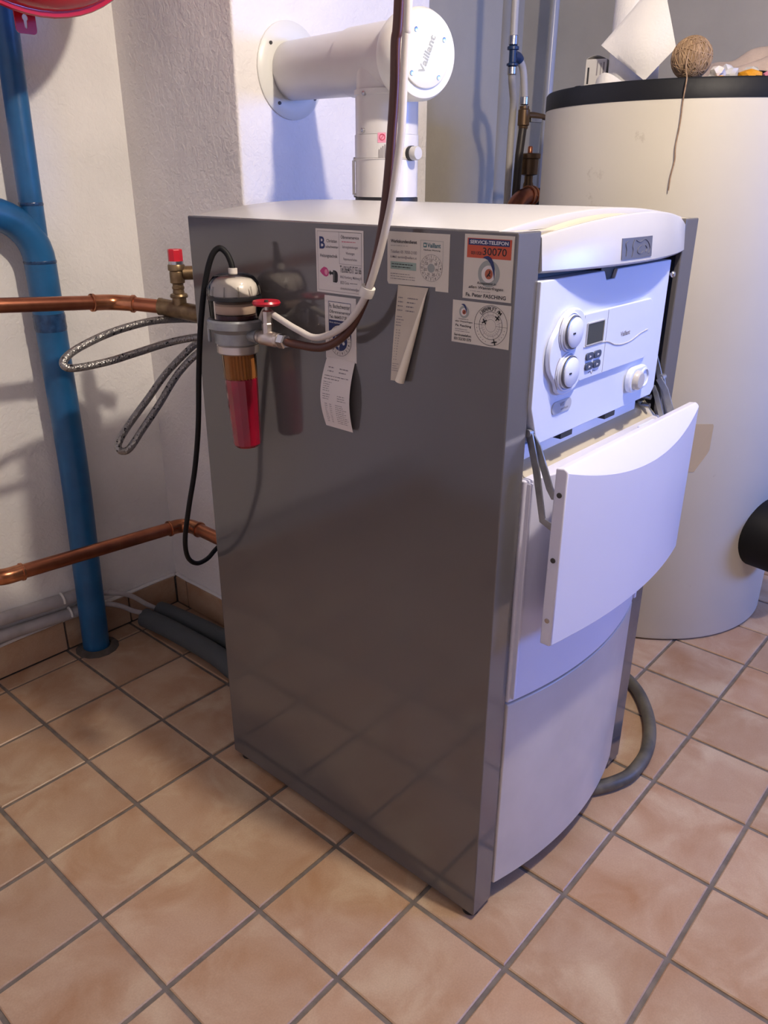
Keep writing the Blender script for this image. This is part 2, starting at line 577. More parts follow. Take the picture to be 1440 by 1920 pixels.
struct(MB().box(XL - .1, XR + .1, YF - .1, YN + .1, -0.10, -0.004).build('floor', M['grout'], smooth=None))
floor = bpy.data.objects['floor']
WO['floor'] = Vector(floor.location)
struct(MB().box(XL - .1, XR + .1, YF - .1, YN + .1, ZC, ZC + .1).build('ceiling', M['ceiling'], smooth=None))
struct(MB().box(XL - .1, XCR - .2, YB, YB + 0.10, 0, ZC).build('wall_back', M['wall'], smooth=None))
struct(MB().box(XCR - .2, XE, YB, YB + 0.10, 0, ZC).build('wall_recess', M['wall_blue_offset'], smooth=None))
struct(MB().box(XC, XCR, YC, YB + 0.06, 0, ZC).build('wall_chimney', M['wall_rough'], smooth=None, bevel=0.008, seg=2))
struct(MB().box(XE - 0.05, XR + .1, YN, YN + 0.1, 0, ZC).build('wall_niche', M['wall_blue_offset'], smooth=None))
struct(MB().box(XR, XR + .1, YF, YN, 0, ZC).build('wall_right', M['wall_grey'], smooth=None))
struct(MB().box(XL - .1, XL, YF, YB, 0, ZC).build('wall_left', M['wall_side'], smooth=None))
WX0, WX1, WZ0, WZ1 = 1.38, 2.42, 1.05, 1.85
wf = MB()
wf.box(XL - .1, WX0, YF - .1, YF, 0, ZC)
wf.box(WX1, XR + .1, YF - .1, YF, 0, ZC)
wf.box(WX0, WX1, YF - .1, YF, 0, WZ0)
wf.box(WX0, WX1, YF - .1, YF, WZ1, ZC)
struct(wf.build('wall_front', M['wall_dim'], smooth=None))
fr = MB()
for (a, b, c, d) in ((WX0, WX0 + .05, WZ0, WZ1), (WX1 - .05, WX1, WZ0, WZ1), (WX0 + .05, WX1 - .05, WZ0, WZ0 + .05), (WX0 + .05, WX1 - .05, WZ1 - .05, WZ1), (1.88, 1.92, WZ0 + .05, WZ1 - .05)):
    fr.box(a, b, YF - .07, YF - .02, c, d)
struct(fr.build('window_1', M['white_frame'], smooth=None))

# floor tiles: real pieces on a 0.21 m grid with recessed joints
TP, TJ = 0.21, 0.0088
TX0, TY0 = -0.251, 1.1616
def tile_mesh(w, d, h=0.012):
    me = bpy.data.meshes.new('tile')
    mb = MB()
    b = 0.0022
    x, y = w / 2, d / 2
    mb.add([(-x, -y, -h), (x, -y, -h), (x, y, -h), (-x, y, -h),
            (-x, -y, -b), (x, -y, -b), (x, y, -b), (-x, y, -b),
            (-x + b, -y + b, 0), (x - b, -y + b, 0), (x - b, y - b, 0), (-x + b, y - b, 0)],
           [(0, 1, 5, 4), (1, 2, 6, 5), (2, 3, 7, 6), (3, 0, 4, 7), (4, 5, 9, 8), (5, 6, 10, 9), (6, 7, 11, 10), (7, 4, 8, 11), (8, 9, 10, 11)])
    me.from_pydata(mb.v, [], mb.f)
    me.materials.append(M['tile'])
    return me
TM = tile_mesh(TP - TJ, TP - TJ)
rest = MB()
rr = random.Random(3)
def put_tile(x0, x1, y0, y1, single):
    w, d = x1 - x0, y1 - y0
    cx, cy = (x0 + x1) / 2, (y0 + y1) / 2
    full = abs(w - (TP - TJ)) < 1e-5 and abs(d - (TP - TJ)) < 1e-5
    if single:
        o = bpy.data.objects.new('tile', TM if full else tile_mesh(w, d))
        col.objects.link(o)
        o.parent = floor
        o.location = Vector((cx, cy, rr.uniform(-0.0006, 0.0006))) - WO['floor']
        o.rotation_euler = (rr.uniform(-.002, .002), rr.uniform(-.002, .002), 0)
        if full and rr.random() < .5:
            o.rotation_euler.z = PI
    else:
        rest.box(x0, x1, y0, y1, -0.012, 0)
for i in range(-1, 19):
    for j in range(-10, 14):
        x0, x1 = TX0 + TP * j + TJ / 2, TX0 + TP * (j + 1) - TJ / 2
        y1, y0 = TY0 - TP * i - TJ / 2, TY0 - TP * (i + 1) + TJ / 2
        if i == -1:
            # full row behind the boiler, then the cut strip against the wall
            pass
        x0, x1 = max(x0, XL), min(x1, XR)
        y0 = max(y0, YF)
        if x1 - x0 < .01 or y1 - y0 < .01:
            continue
        if x0 >= XC - .001 and x1 <= XCR and y0 >= YC - .001:
            continue
        inside_boiler = x0 > .03 and x1 < .57 and y0 > .03 and y1 < .68
        inside_tank = all(math.hypot(a - 1.5, b - .39) < .40 for a in (x0, x1) for b in (y0, y1))
        vis = x1 > -0.75 and x0 < 1.75 and y1 > -0.72
        put_tile(x0, x1, y0, y1, vis and not inside_boiler and not inside_tank)
for j in range(-10, 14):
    x0, x1 = TX0 + TP * j + TJ / 2, TX0 + TP * (j + 1) - TJ / 2
    x0, x1 = max(x0, XL), min(x1, XE)
    if x0 > XC:
        if x1 - x0 > .02 and x0 > XCR:
            put_tile(x0, x1, TY0 + TP + TJ / 2, YB - .012, False)
        continue
    x1 = min(x1, XC - .012)
    if x1 - x0 > .02:
        put_tile(x0, x1, TY0 + TP + TJ / 2, YB - .012, x1 > -0.75)
tag(rest.build('tile_field', M['tile'], floor, smooth=None), None, None, kind='stuff')

# tiled skirting
bb = MB().box(XL, XC - .001, YB - .004, YB - .0005, 0, .093).build('baseboard_back', M['grout'], smooth=None)
struct(bb)
BW = .30
xs = [-1.86 + k * .30 for k in range(0, 9)]
edges = [-1.75, -1.42, -1.12, -.82, -.52, -.335, -.036, .176, XC - .013]
for a, b in zip(edges[:-1], edges[1:]):
    me = bpy.data.meshes.new('tile')
    mb = MB().box(a + .003, b - .003, YB - .013, YB - .004, .003, .096)
    mb.build('tile', M['tile'], bb, smooth=None, bevel=.0015, seg=1)
bc = MB().box(XC - .004, XC - .0005, YC, YB - .014, 0, .093).build('baseboard_chimney', M['grout'], smooth=None)
struct(bc)
ed = [YB - .014, 1.377, 1.18, .985]
for a, b in zip(ed[:-1], ed[1:]):
    MB().box(XC - .013, XC - .004, b + .003, a - .003, .003, .096).build('tile', M['tile'], bc, smooth=None, bevel=.0015, seg=1)
trim = MB().tube(spline([(x, YB - .006 + random.uniform(-.002, .002), .0985 + random.uniform(-.002, .002)) for x in [XL + k * (XC - .01 - XL) / 24 for k in range(25)]], 2), .006, 6)
struct(trim.build('trim_1', M['wall']))
trim = MB().tube(spline([(XC - .006 + random.uniform(-.002, .002), y, .0985 + random.uniform(-.002, .002)) for y in [YC + k * (YB - .012 - YC) / 8 for k in range(9)]], 2), .006, 6)
struct(trim.build('trim_2', M['wall']))

# ceiling lamp (above the picture, lights the place)
lamp = thing('ceiling_lamp', 'round ceiling lamp with a bare lit bulb above the boiler front', 'lamp', (LAMP[0], LAMP[1], 2.27))
MB().lathe([(0, .09), (.07, .09), (.07, .07), (.03, .06), (.025, .035), (0, .035)], (LAMP[0], LAMP[1], 2.27)).build('lamp_holder', M['fixture'], lamp)
MB().lathe([(0, .035), (.016, .035), (.018, .02), (.03, -.005), (.022, -.022), (0, -.03)], (LAMP[0], LAMP[1], 2.27)).build('bulb', M['bulb'], lamp)

# ------------------------------------------------------------------ boiler
BH, BD, BWD = 1.2274, 0.707, 0.604
XA, XB = 0.0575, 0.5465          # opening between the two grey front flanges
XM = (XA + XB) / 2
def fy(x, edge=-.003, sag=.036, a=XA, b=XB):
    t = (x - (a + b) / 2) / ((b - a) / 2)
    return edge - sag * (1 - t * t)

boiler = thing('oil_boiler', 'tall grey and white floor-standing boiler with stickers on its grey side', 'boiler', (BWD / 2, BD / 2, 0))
PT = .016
# side panels: sheet with folded front flange
lp = MB()
lp.prism([(0, 0), (XA, 0), (XA, .012), (PT, .012), (PT, BD), (0, BD)], (0, 0, .012), (1, 0, 0), (0, 1, 0), BH - .012)
o = lp.build('side_panel', M['grey_panel'], boiler, bevel=.0025, seg=2, smooth=30)
tag(o, 'smooth grey side panel facing the camera', None)
rp = MB()
rp.prism([(BWD, 0), (XB, 0), (XB, .012), (BWD - PT, .012), (BWD - PT, BD), (BWD, BD)], (0, 0, .012), (1, 0, 0), (0, 1, 0), BH - .012)
rp.build('side_panel', M['grey_panel'], boiler, bevel=.0025, seg=2, smooth=30)
MB().box(PT, BWD - PT, BD - .012, BD - .002, .02, BH).build('rear_panel', M['grey_flange'], boiler, smooth=None)
MB().box(PT + .002, BWD - PT - .002, .06, BD - .014, .015, 1.15).build('inner_casing', M['dark_inner'], boiler, smooth=None)
for (x, y) in ((.02, .02), (BWD - .02, .02), (.02, BD - .03), (BWD - .02, BD - .03)):
    MB().lathe([(0, 0), (.016, 0), (.016, .006), (.008, .008), (.008, .022), (0, .022)], (x, y, 0), n=16).build('foot', M['black'], boiler)
# plinth below the front panel
MB().grid(lambda u, v: (XA + .004 + (XB - XA - .008) * u, fy(XA + (XB - XA) * u) + .050, .018 + .03 * v), 24, 1, thick=(0, .01, 0)).build('plinth', M['black'], boiler)

def bulged(z0, z1, th=.018, edge=-.003, sag=.036, a=XA + .002, b=XB - .002, nz=1, rb=.004):
    mb = MB()
    mb.grid(lambda u, v: (a + (b - a) * u, fy(a + (b - a) * u, edge, sag, a, b), z0 + (z1 - z0) * v), 32, nz)
    n = 33
    # give it thickness with a straight back
    vs, fs = [], []
    pts = [(a + (b - a) * k / 32) for k in range(33)]
    out = MB()
    outl = [(x, fy(x, edge, sag, a, b)) for x in pts] + [(b, edge + th), (a, edge + th)]
    out.prism(outl, (0, 0, z0), (1, 0, 0), (0, 1, 0), z1 - z0)
    return out
lo = bulged(.048, .4625)
lo.build('lower_front_panel', M['pale_grey_panel'], boiler, bevel=.003, smooth=30)
up = bulged(.4665, .872)
upo = up.build('upper_front_panel', M['flap_white'], boiler, bevel=.003, smooth=30)
# raised lip on the left and right edge of the upper panel
for (a, b) in ((XA + .006, XA + .014), (XB - .014, XB - .006)):
    MB().box(a, b, -.0115, -.003, .475, .868).build('edge_rib', M['flap_white'], upo, bevel=.002)
# ledge behind the flap
MB().add([(XA + .002, .006, .872), (XB - .002, .006, .872), (XB - .002, .040, .905), (XA + .002, .040, .905),
          (XA + .002, .014, .866), (XB - .002, .014, .866), (XB - .002, .048, .898), (XA + .002, .048, .898)],
         [(0, 1, 2, 3), (7, 6, 5, 4), (0, 4, 5, 1), (3, 2, 6, 7), (0, 3, 7, 4), (1, 5, 6, 2)]).build('ledge', M['cream_plastic'], boiler, smooth=None)
MB().box(XA + .004, .475, .030, .036, .905, .95).build('recess_strip', M['white_plastic'], boiler, smooth=None)
MB().box(XA + .004, .478, .020, .0295, .893, .918).build('recess_sill', M['white_plastic'], boiler, smooth=None, bevel=.002)
MB().box(.495, .53, .022, .05, .90, .93).build('hinge_block', M['black'], boiler, smooth=None, bevel=.003)
for zz in (.912, .895):
    MB().cyl((.512, .022, zz), (.512, .006, zz), .005, 12).build('bolt', M['screw'], boiler)

# control plate
CY = -.006
cp = MB()
cp.prism([(XA - .002, .985), (XA + .022, .9255), (.478, .9255), (.490, .938), (.490, 1.163), (.285, 1.163), (.278, 1.149), (.250, 1.149), (.241, 1.163), (XA - .002, 1.163)],
         (0, CY, 0), (1, 0, 0), (0, 0, 1), -.022)
ctrl = cp.build('control_panel', M['white_plastic'], boiler, bevel=.002, smooth=30)
def rr_outline(x0, x1, z0, z1, r, n=6):
    out = []
    for (cx, cz, a0) in ((x1 - r, z1 - r, 0), (x0 + r, z1 - r, PI / 2), (x0 + r, z0 + r, PI), (x1 - r, z0 + r, 1.5 * PI)):
        for k in range(n + 1):
            a = a0 + PI / 2 * k / n
            out.append((cx + r * math.cos(a), cz + r * math.sin(a)))
    return out
def front(outline, y, d):
    """prism on the front, outline in x,z, growing towards the viewer by d"""
    return MB().prism(outline, (0, y, 0), (1, 0, 0), (0, 0, 1), d)
front(rr_outline(.150, .424, 1.004, 1.106, .016), CY, .006).build('control_module', M['white_plastic'], ctrl, bevel=.002)
kid = []
K = spline([(.143, 1.119, 0), (.118, 1.112, 0), (.101, 1.097, 0), (.086, 1.080, 0), (.080, 1.060, 0), (.085, 1.035, 0), (.104, 1.014, 0), (.113, .999, 0), (.135, .993, 0), (.165, .998, 0), (.181, 1.017, 0), (.181, 1.055, 0), (.181, 1.090, 0), (.168, 1.112, 0)], 6, closed=True)
front([(p.x, p.y) for p in reversed(K)], CY, .009).build('knob_surround', M['white_plastic'], ctrl, bevel=.003)
for kx, kz in ((.1325, 1.0865), (.1320, 1.0285)):
    ring = MB().lathe([(.0288, 0), (.0288, .002), (.0270, .003), (.0262, .001), (.0262, 0)], (kx, CY - .009, kz), (0, -1, 0), 40)
    ring.build('knob_ring', M['white_plastic'], ctrl)
    k = MB().lathe([(.0255, -.002), (.0250, .005), (.0240, .0062), (.022, .0065)], (kx, CY - .009, kz), (0, -1, 0), 40).build('knob', M['white_plastic'], ctrl)
    MB().lathe([(.0246, .0055), (.0240, .0078), (.0225, .0082), (.0225, .005), (.0246, .005), (.0246, .0055)], (kx, CY - .009, kz), (0, -1, 0), 40).build('band', M['dark_band'], ctrl)
    MB().lathe([(.0222, .006), (.0218, .0098), (.0195, .0115), (0, .0122)], (kx, CY - .009, kz), (0, -1, 0), 40).build('knob_face', M['white_plastic'], ctrl)
    MB().box(kx - .0120, kx - .0060, CY - .0217, CY - .019, kz - .0012, kz + .0012).build('mark', M['ink_black'], ctrl, smooth=None)
    arc = [(kx + .0325 * math.cos(a), CY - .0093, kz + .0325 * math.sin(a)) for a in [PI * .75 + k * PI * .5 / 16 for k in range(17)]]
    MB().tube(arc, .0005, 5).build('scale_mark', M['ink_grey'], ctrl)
dy = CY - .006
front(rr_outline(.1905, .2425, 1.0585, 1.0895, .001, 2), dy, .0012).build('display', M['screen'], ctrl)
for (a, b, c, d) in ((.1885, .1901, 1.0575, 1.0905), (.2429, .2445, 1.0575, 1.0905), (.1901, .2429, 1.0899, 1.0915), (.1901, .2429, 1.0567, 1.0583)):
    MB().box(a, b, dy - .002, dy, c, d).build('display_frame', M['white_lacquer'], ctrl, smooth=None)
for (bx, bz) in ((.205, 1.0395), (.2305, 1.0395), (.205, 1.0240), (.2305, 1.0240)):
    bo = front(rr_outline(bx - .0115, bx + .0115, bz - .0058, bz + .0058, .005, 5), dy, .003).build('button', M['button'], ctrl, bevel=.001)
    front([(bx - .003, bz - .002), (bx + .003, bz), (bx - .003, bz + .002)], dy - .0031, .0004).build('symbol', M['ink_white'], boiler)
MB().box(.1795, .1802, dy - .0006, dy, 1.006, 1.104).build('groove', M['badge_pale'], ctrl, smooth=None)
MB().box(.2555, .2562, dy - .0006, dy, 1.006, 1.104).build('groove', M['badge_pale'], ctrl, smooth=None)
wv = spline([(.184, 1.056, 0), (.23, 1.0555, 0), (.262, 1.054, 0), (.29, 1.0455, 0), (.318, 1.042, 0), (.35, 1.0435, 0), (.385, 1.051, 0), (.412, 1.054, 0)], 8)
MB().tube([(p.x, dy, p.y) for p in wv], .0013, 6).build('wave_line', M['white_lacquer'], ctrl)
MB().tube([(x, dy - .0002, z) for x, z in ((.208, 1.013), (.215, 1.0145), (.219, 1.010), (.223, 1.0145), (.231, 1.013))], .0005, 5).build('symbol', M['ink_grey'], ctrl)
# switch block
sb = front(rr_outline(.356, .428, .950, .994, .020, 8), CY, .012).build('switch_block', M['white_plastic'], ctrl, bevel=.004, seg=3)
MB().lathe([(.017, 0), (.016, .006), (.013, .009), (0, .0095)], (.380, CY - .012, .972), (0, -1, 0), 32).build('rocker', M['white_lacquer'], ctrl)
MB().lathe([(.017, .0), (.017, .0025), (.0145, .003), (.0145, 0)], (.409, CY - .012, .972), (0, -1, 0), 32).build('socket_cover', M['white_plastic'], ctrl)
for xs_ in (.152, .30):
    MB().box(xs_, xs_ + .036, CY + .0005, CY + .02, .917, .9255).build('slot', M['black'], ctrl, smooth=None)
MB().box(.240, .286, .0, .03, 1.145, 1.172).build('latch_slot', M['black'], boiler, smooth=None)
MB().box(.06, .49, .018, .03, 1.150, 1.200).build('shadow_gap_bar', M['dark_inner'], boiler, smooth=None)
bd = front(rr_outline(.114, .172, .9625, .982, .0095, 8), CY, .0015).build('name_badge', M['badge_pale'], ctrl)
sc = MB().lathe([(0, .009), (.004, .0085), (.006, .006), (.006, .004), (.003, .004), (.003, -.01), (0, -.01)], (.494, CY + .001, 1.138), (0, -1, 0), 16)
sc.build('screw', M['screw'], boiler)

# hood with the arched top, and the long top cover
def az(x, z0=1.2215, h=.025):
    t = (x - XM) / ((XB - XA) / 2)
    return z0 + h * (1 - t * t)
hn = 36
hood = MB()
pts = [XA + .0015 + (XB - XA - .003) * k / hn for k in range(hn + 1)]
rows = []
def hoodrow(k):
    x = pts[k]
    yf = fy(x)
    zt = az(x)
    # front-bottom, front, top lip, back of lip, scoop, scoop rear, rear bottom
    return [(x, yf + .022, 1.173), (x, yf + .004, 1.1725), (x, yf, 1.176), (x, yf + .004, zt - .004), (x, yf + .0065, zt - .0008), (x, yf + .011, zt - .0012),
            (x, yf + .0125, zt - .006), (x, yf + .016, zt - .007), (x, yf + .016, 1.18)]
vs, fs = [], []
for k in range(hn + 1):
    vs += hoodrow(k)
L = 9
for k in range(hn):
    for q in range(L):
        a, b = k * L + q, k * L + (q + 1) % L
        fs.append((a, b, b + L, a + L))
fs.append(tuple(range(L)))
fs.append(tuple(reversed([hn * L + q for q in range(L)])))
hood.add(vs, fs)
hd = hood.build('hood', M['white_lacquer'], boiler, smooth=50)
sc_ = MB()
sc_.grid(lambda u, v: (XA + .0015 + (XB - XA - .003) * u, fy(XA + .0015 + (XB - XA - .003) * u) * (1 - v) + .0275 * v + .0165 * (1 - v), max(1.2262, az(XA + .0015 + (XB - XA - .003) * u) - .0050 - .003 * math.sin(PI * v))), 36, 6, thick=(0, 0, -.01))
sc_.box(.003, XA, .0125, .0275, 1.216, 1.2272)
sc_.box(XB, BWD - .003, .0125, .0275, 1.216, 1.2272)
tag(sc_.build('hood_recess', M['cream_plastic'], boiler, smooth=50), 'cream recessed strip behind the hood edge', None)
top = MB()
tn = 36
prof_y = [(.028, -.006), (.028, -.0025), (.0290, -.0006), (.0315, .0004), (.62, .0008), (.695, .0004), (.703, -.0015), (.706, -.004), (.706, -.0061)]
vs, fs = [], []
L = len(prof_y) + 2
for k in range(tn + 1):
    x = .0015 + (BWD - .003) * k / tn
    t = (x - BWD / 2) / (BWD / 2)
    base = 1.2272
    arch = .0225 * (1 - abs(t) ** 2.0)
    row = []
    for (y, dz) in prof_y:
        row.append((x, y, max(base - .0005, base + arch + dz) if dz > -.006 else base - .0005))
    row.append((x, .70, base - .001))
    row.append((x, .033, base - .001))
    vs += row
for k in range(tn):
    for q in range(L):
        a, b = k * L + q, k * L + (q + 1) % L
        fs.append((a, b, b + L, a + L))
fs.append(tuple(range(L)))
fs.append(tuple(reversed([tn * L + q for q in range(L)])))
top.add(vs, fs)
top.build('top_cover', M['white_lacquer'], boiler, smooth=40)
# grey emblem plate with relief on the hood
ex0, ex1, ez0, ez1 = .228, .325, 1.181, 1.211
em = MB()
em.grid(lambda u, v: (ex0 + (ex1 - ex0) * u, fy(ex0 + (ex1 - ex0) * u) - .0012 + .003 * (ez0 - 1.176 + (ez1 - ez0) * v) / .04, ez0 + (ez1 - ez0) * v), 10, 2, thick=(0, .004, 0))
emo = em.build('emblem', M['badge_grey'], hd, smooth=30)
tag(emo, 'dark grey emblem plate with faint relief', None)
def on_emb(u, v, d=.0016):
    x = ex0 + (ex1 - ex0) * u
    return (x, fy(x) - d + .003 * (ez0 - 1.176 + (ez1 - ez0) * v) / .04, ez0 + (ez1 - ez0) * v)
rel = MB()
rel.tube(spline([on_emb(*q) for q in ((.12, .15), (.13, .45), (.10, .75), (.16, .86))], 4), .0006, 6)
rel.tube(spline([on_emb(*q) for q in ((.30, .10), (.33, .40), (.31, .60), (.36, .90))], 4), .0006, 6)
rel.tube(spline([on_emb(*q) for q in ((.60, .60), (.50, .48), (.48, .28), (.58, .20), (.66, .32))], 4), .0006, 6)
rel.tube(spline([on_emb(*q) for q in ((.42, .86), (.55, .76), (.70, .88), (.84, .72), (.92, .40), (.86, .18))], 4), .0006, 6)
rel.tube(spline([on_emb(*q) for q in ((.74, .58), (.80, .42), (.76, .26))], 4), .0006, 6)
rel.build('relief', M['badge_relief'], hd)

# flap, lowered in front of the boiler on link arms
FA, FB_, FY, FZ0, FZ1 = .057, .550, -.073, .610, .906
fl = MB()
n = 36
vs, fs = [], []
L = 7
for k in range(n + 1):
    x = FA + (FB_ - FA) * k / n
    t = (x - (FA + FB_) / 2) / ((FB_ - FA) / 2)
    s = .025 * (1 - t * t)
    vs += [(x, FY + .020, FZ0), (x, FY - s + .003, FZ0), (x, FY - s, FZ0 + .004), (x, FY - s, FZ1 - .004 - s * 1.55), (x, FY - s * .97 + .002, FZ1 - .001 - s * 1.45), (x, FY + .006, FZ1 + .002), (x, FY + .020, FZ1)]
for k in range(n):
    for q in range(L):
        a, b = k * L + q, k * L + (q + 1) % L
        fs.append((a, b, b + L, a + L))
fs.append(tuple(range(L)))
fs.append(tuple(reversed([n * L + q for q in range(L)])))
fl.add(vs, fs)
flap = fl.build('flap', M['flap_white'], boiler, smooth=25, bevel=.0025, seg=2)
tag(flap, 'white curved flap hanging open in front of the controls', None)
for zz in (.866, .760, .655):
    MB().lathe([(.0042, -.002), (.0042, .0012), (0, .0016)], (FA, FY + .010, zz), (-1, 0, 0), 12).build('screw', M['dark_inner'] if zz > .7 else M['screw'], flap)
MB().box(.36, .42, FY + .0205, FY + .034, .885, .899).build('catch', M['white_plastic'], flap, smooth=None, bevel=.002)
def link(name, x, pts, w, th=.003):
    mb = MB()
    P3 = [Vector((x, p[0], p[1])) for p in pts]
    outl_l, outl_r = [], []
    for i, p in enumerate(P3):
        if i == 0:
            t = (P3[1] - p).normalized()
        elif i == len(P3) - 1:
            t = (p - P3[-2]).normalized()
        else:
            t = ((P3[i + 1] - p).normalized() + (p - P3[i - 1]).normalized()).normalized()
        nn = Vector((0, -t.z, t.y)) * (w / 2)
        outl_l.append(p + nn)
        outl_r.append(p - nn)
    ring = outl_l + outl_r[::-1]
    ring = [(q.y, q.z) for q in ring]
    mb.prism(ring, (x - th / 2, 0, 0), (0, 1, 0), (0, 0, 1), th)
    return mb.build(name, M['steel'], boiler, bevel=.0008, smooth=30)
for sx, x in ((1, .0665), (-1, .538)):
    link('link_arm', x, [(.001, .946), (-.016, .892), (-.034, .815), (-.056, .806)], .012)
    link('link_arm', x + sx * .006, [(.004, .945), (-.012, .925), (-.038, .866), (-.045, .855), (-.058, .858)], .012)
    MB().cyl((x - .006, .001, .946), (x + .010, .001, .946), .006, 14).build('pivot', M['steel'], boiler)
link('support_arm', .5385, [(.020, .985), (.0, .935), (-.012, .905)], .011)
link('support_arm', .530, [(.030, .925), (.010, .927), (.004, .915), (-.014, .872)], .010)

# ------------------------------------------------------------------ lettering
_tc = {}
def text_geo(body, bold=False):
    key = (body, bold)
    if key in _tc:
        return _tc[key]
    cu = bpy.data.curves.new('txt', 'FONT')
    cu.body = body
    cu.size = 1.0
    cu.resolution_u = 3
    cu.offset = 0.024 if bold else 0.008
    ob = bpy.data.objects.new('txt', cu)
    me = bpy.data.meshes.new_from_object(ob)
    vs = [v.co.copy() for v in me.vertices]
    fs = [tuple(p.vertices) for p in me.polygons]
    bpy.data.objects.remove(ob)
    bpy.data.meshes.remove(me)
    bpy.data.curves.remove(cu)
    x0, x1 = min(v.x for v in vs), max(v.x for v in vs)
    y0, y1 = min(v.y for v in vs), max(v.y for v in vs)
    _tc[key] = (vs, fs, x0, x1, y0, y1)
    return _tc[key]

class Print:
    """flat print laid on a surface: fn(a, b, lift) gives the world point; a to the right, b down, metres"""
    def __init__(self, fn):
        self.fn = fn
        self.m = {}
    def mb(self, ink):
        return self.m.setdefault(ink, MB())
    def poly(self, ink, pts, lift=1):
        self.mb(ink).add([self.fn(a, b, lift) for a, b in pts], [tuple(range(len(pts)))])
    def rect(self, ink, a0, b0, a1, b1, lift=1):
        self.poly(ink, [(a0, b1), (a1, b1), (a1, b0), (a0, b0)], lift)
    def frame(self, ink, a0, b0, a1, b1, w, lift=1):
        self.rect(ink, a0, b0, a1, b0 + w, lift)
        self.rect(ink, a0, b1 - w, a1, b1, lift)
        self.rect(ink, a0, b0 + w, a0 + w, b1 - w, lift)
        self.rect(ink, a1 - w, b0 + w, a1, b1 - w, lift)
    def disc(self, ink, a, b, ra, rb=None, lift=1, n=28):
        rb = rb or ra
        self.poly(ink, [(a + ra * math.cos(-t), b + rb * math.sin(-t)) for t in [2 * PI * k / n for k in range(n)]], lift)
    def ring(self, ink, a, b, r0, r1, k=1.0, lift=1, n=36, t0=0, t1=2 * PI):
        m = self.mb(ink)
        vs, fs = [], []
        for q in range(n + 1):
            t = t0 + (t1 - t0) * q / n
            for r in (r0, r1):
                vs.append(self.fn(a + r * math.cos(t), b + k * r * math.sin(t), lift))
        for q in range(n):
            fs.append((2 * q, 2 * q + 1, 2 * q + 3, 2 * q + 2))
        m.add(vs, fs)
    def line(self, ink, a0, b0, a1, b1, w, lift=1):
        d = Vector((a1 - a0, b1 - b0)).normalized()
        nx, ny = -d.y * w / 2, d.x * w / 2
        self.poly(ink, [(a0 + nx, b0 + ny), (a1 + nx, b1 + ny), (a1 - nx, b1 - ny), (a0 - nx, b0 - ny)], lift)
    def text(self, ink, body, a0, b0, a1, b1, bold=False, lift=1, slant=0.0):
        vs, fs, x0, x1, y0, y1 = text_geo(body, bold)
        sx, sy = (a1 - a0) / (x1 - x0), (b1 - b0) / (y1 - y0)
        self.mb(ink).add([self.fn(a0 + (v.x - x0) * sx + slant * (v.y - y0) * sy, b1 - (v.y - y0) * sy, lift) for v in vs], fs)
    def tchar(self, ink, body, a, b, h, ang=0.0, k=1.0, bold=False, lift=1, wmul=1.0):
        vs, fs, x0, x1, y0, y1 = text_geo(body, bold)
        s = h / .72
        ca, sa = math.cos(ang), math.sin(ang)
        out = []
        for v in vs:
            x, y = (v.x - (x0 + x1) / 2) * s * wmul, (v.y - (y0 + y1) / 2) * s
            out.append(self.fn(a + x * ca + y * sa, b - (y * ca - x * sa) * k, lift))
        self.mb(ink).add(out, fs)
    def bars(self, ink, a0, b0, a1, b1, rows, seed=1, lift=1, cols=((0, 1),)):
        r = random.Random(seed)
        for q in range(rows):
            b = b0 + (b1 - b0) * (q + .5) / rows
            h = (b1 - b0) / rows * .28
            for (c0, c1) in cols:
                a = a0 + (a1 - a0) * c0
                end = a0 + (a1 - a0) * (c0 + (c1 - c0) * r.uniform(.55, 1))
                while a < end:
                    w = (a1 - a0) * r.uniform(.03, .13)
                    self.rect(ink, a, b - h / 2, min(a + w, end), b + h / 2, lift)
                    a += w + (a1 - a0) * r.uniform(.012, .03)
    def finish(self, parent, name='lettering'):
        for ink, m in self.m.items():
            if m.v:
                m.build(name if ink != 'x' else name, M[ink], parent, smooth=None, fix=False)

def sticker(name, y_left, z_top, w, h, paper, label, outline=None, rot=0.0):
    """flat sticker on the grey side panel (plane x = 0, right is -y)"""
    t = .0006
    outl = outline or [(0, 0), (w, 0), (w, h), (0, h)]
    o = MB().prism([(a, -b) for a, b in outl][::-1], (0.0, y_left, z_top), (0, -1, 0), (0, 0, 1), t).build(name, M[paper], boiler, smooth=None)
    tag(o, label, None)
    return o, Print(lambda a, b, l: (-t - .00018 * l, y_left - a, z_top - b))

# sticker 1: heating service with flame and burner
w, h = .102, .096
s, P = sticker('service_sticker', .3715, 1.2185, w, h, 'paper', 'white sticker with a blue letter B and a pink flame')
P.frame('ink_grey', .035 * w, .035 * h, .965 * w, .965 * h, .0005)
P.text('ink_blue', 'B', .08 * w, .12 * h, .20 * w, .31 * h, True)
P.text('ink_black', 'Christian', .235 * w, .155 * h, .46 * w, .205 * h)
P.text('ink_black', 'uchschwenter', .215 * w, .25 * h, .485 * w, .29 * h)
P.text('ink_black', 'Heizungstechnik', .09 * w, .385 * h, .465 * w, .455 * h)
P.frame('ink_grey', .50 * w, .035 * h, .965 * w, .525 * h, .0005)
P.text('ink_black', 'Ölbrennerservice', .54 * w, .075 * h, .91 * w, .135 * h)
P.bars('ink_red', .56 * w, .16 * h, .90 * w, .20 * h, 1, 5)
P.text('ink_grey', 'Störungsbehebungen', .57 * w, .235 * h, .89 * w, .29 * h)
P.text('ink_grey', 'Wartungen', .64 * w, .33 * h, .82 * w, .385 * h)
P.text('ink_grey', 'Reparaturarbeiten', .59 * w, .42 * h, .87 * w, .475 * h)
P.text('ink_black', 'Tel.0664/517 55 66', .515 * w, .545 * h, .955 * w, .655 * h)
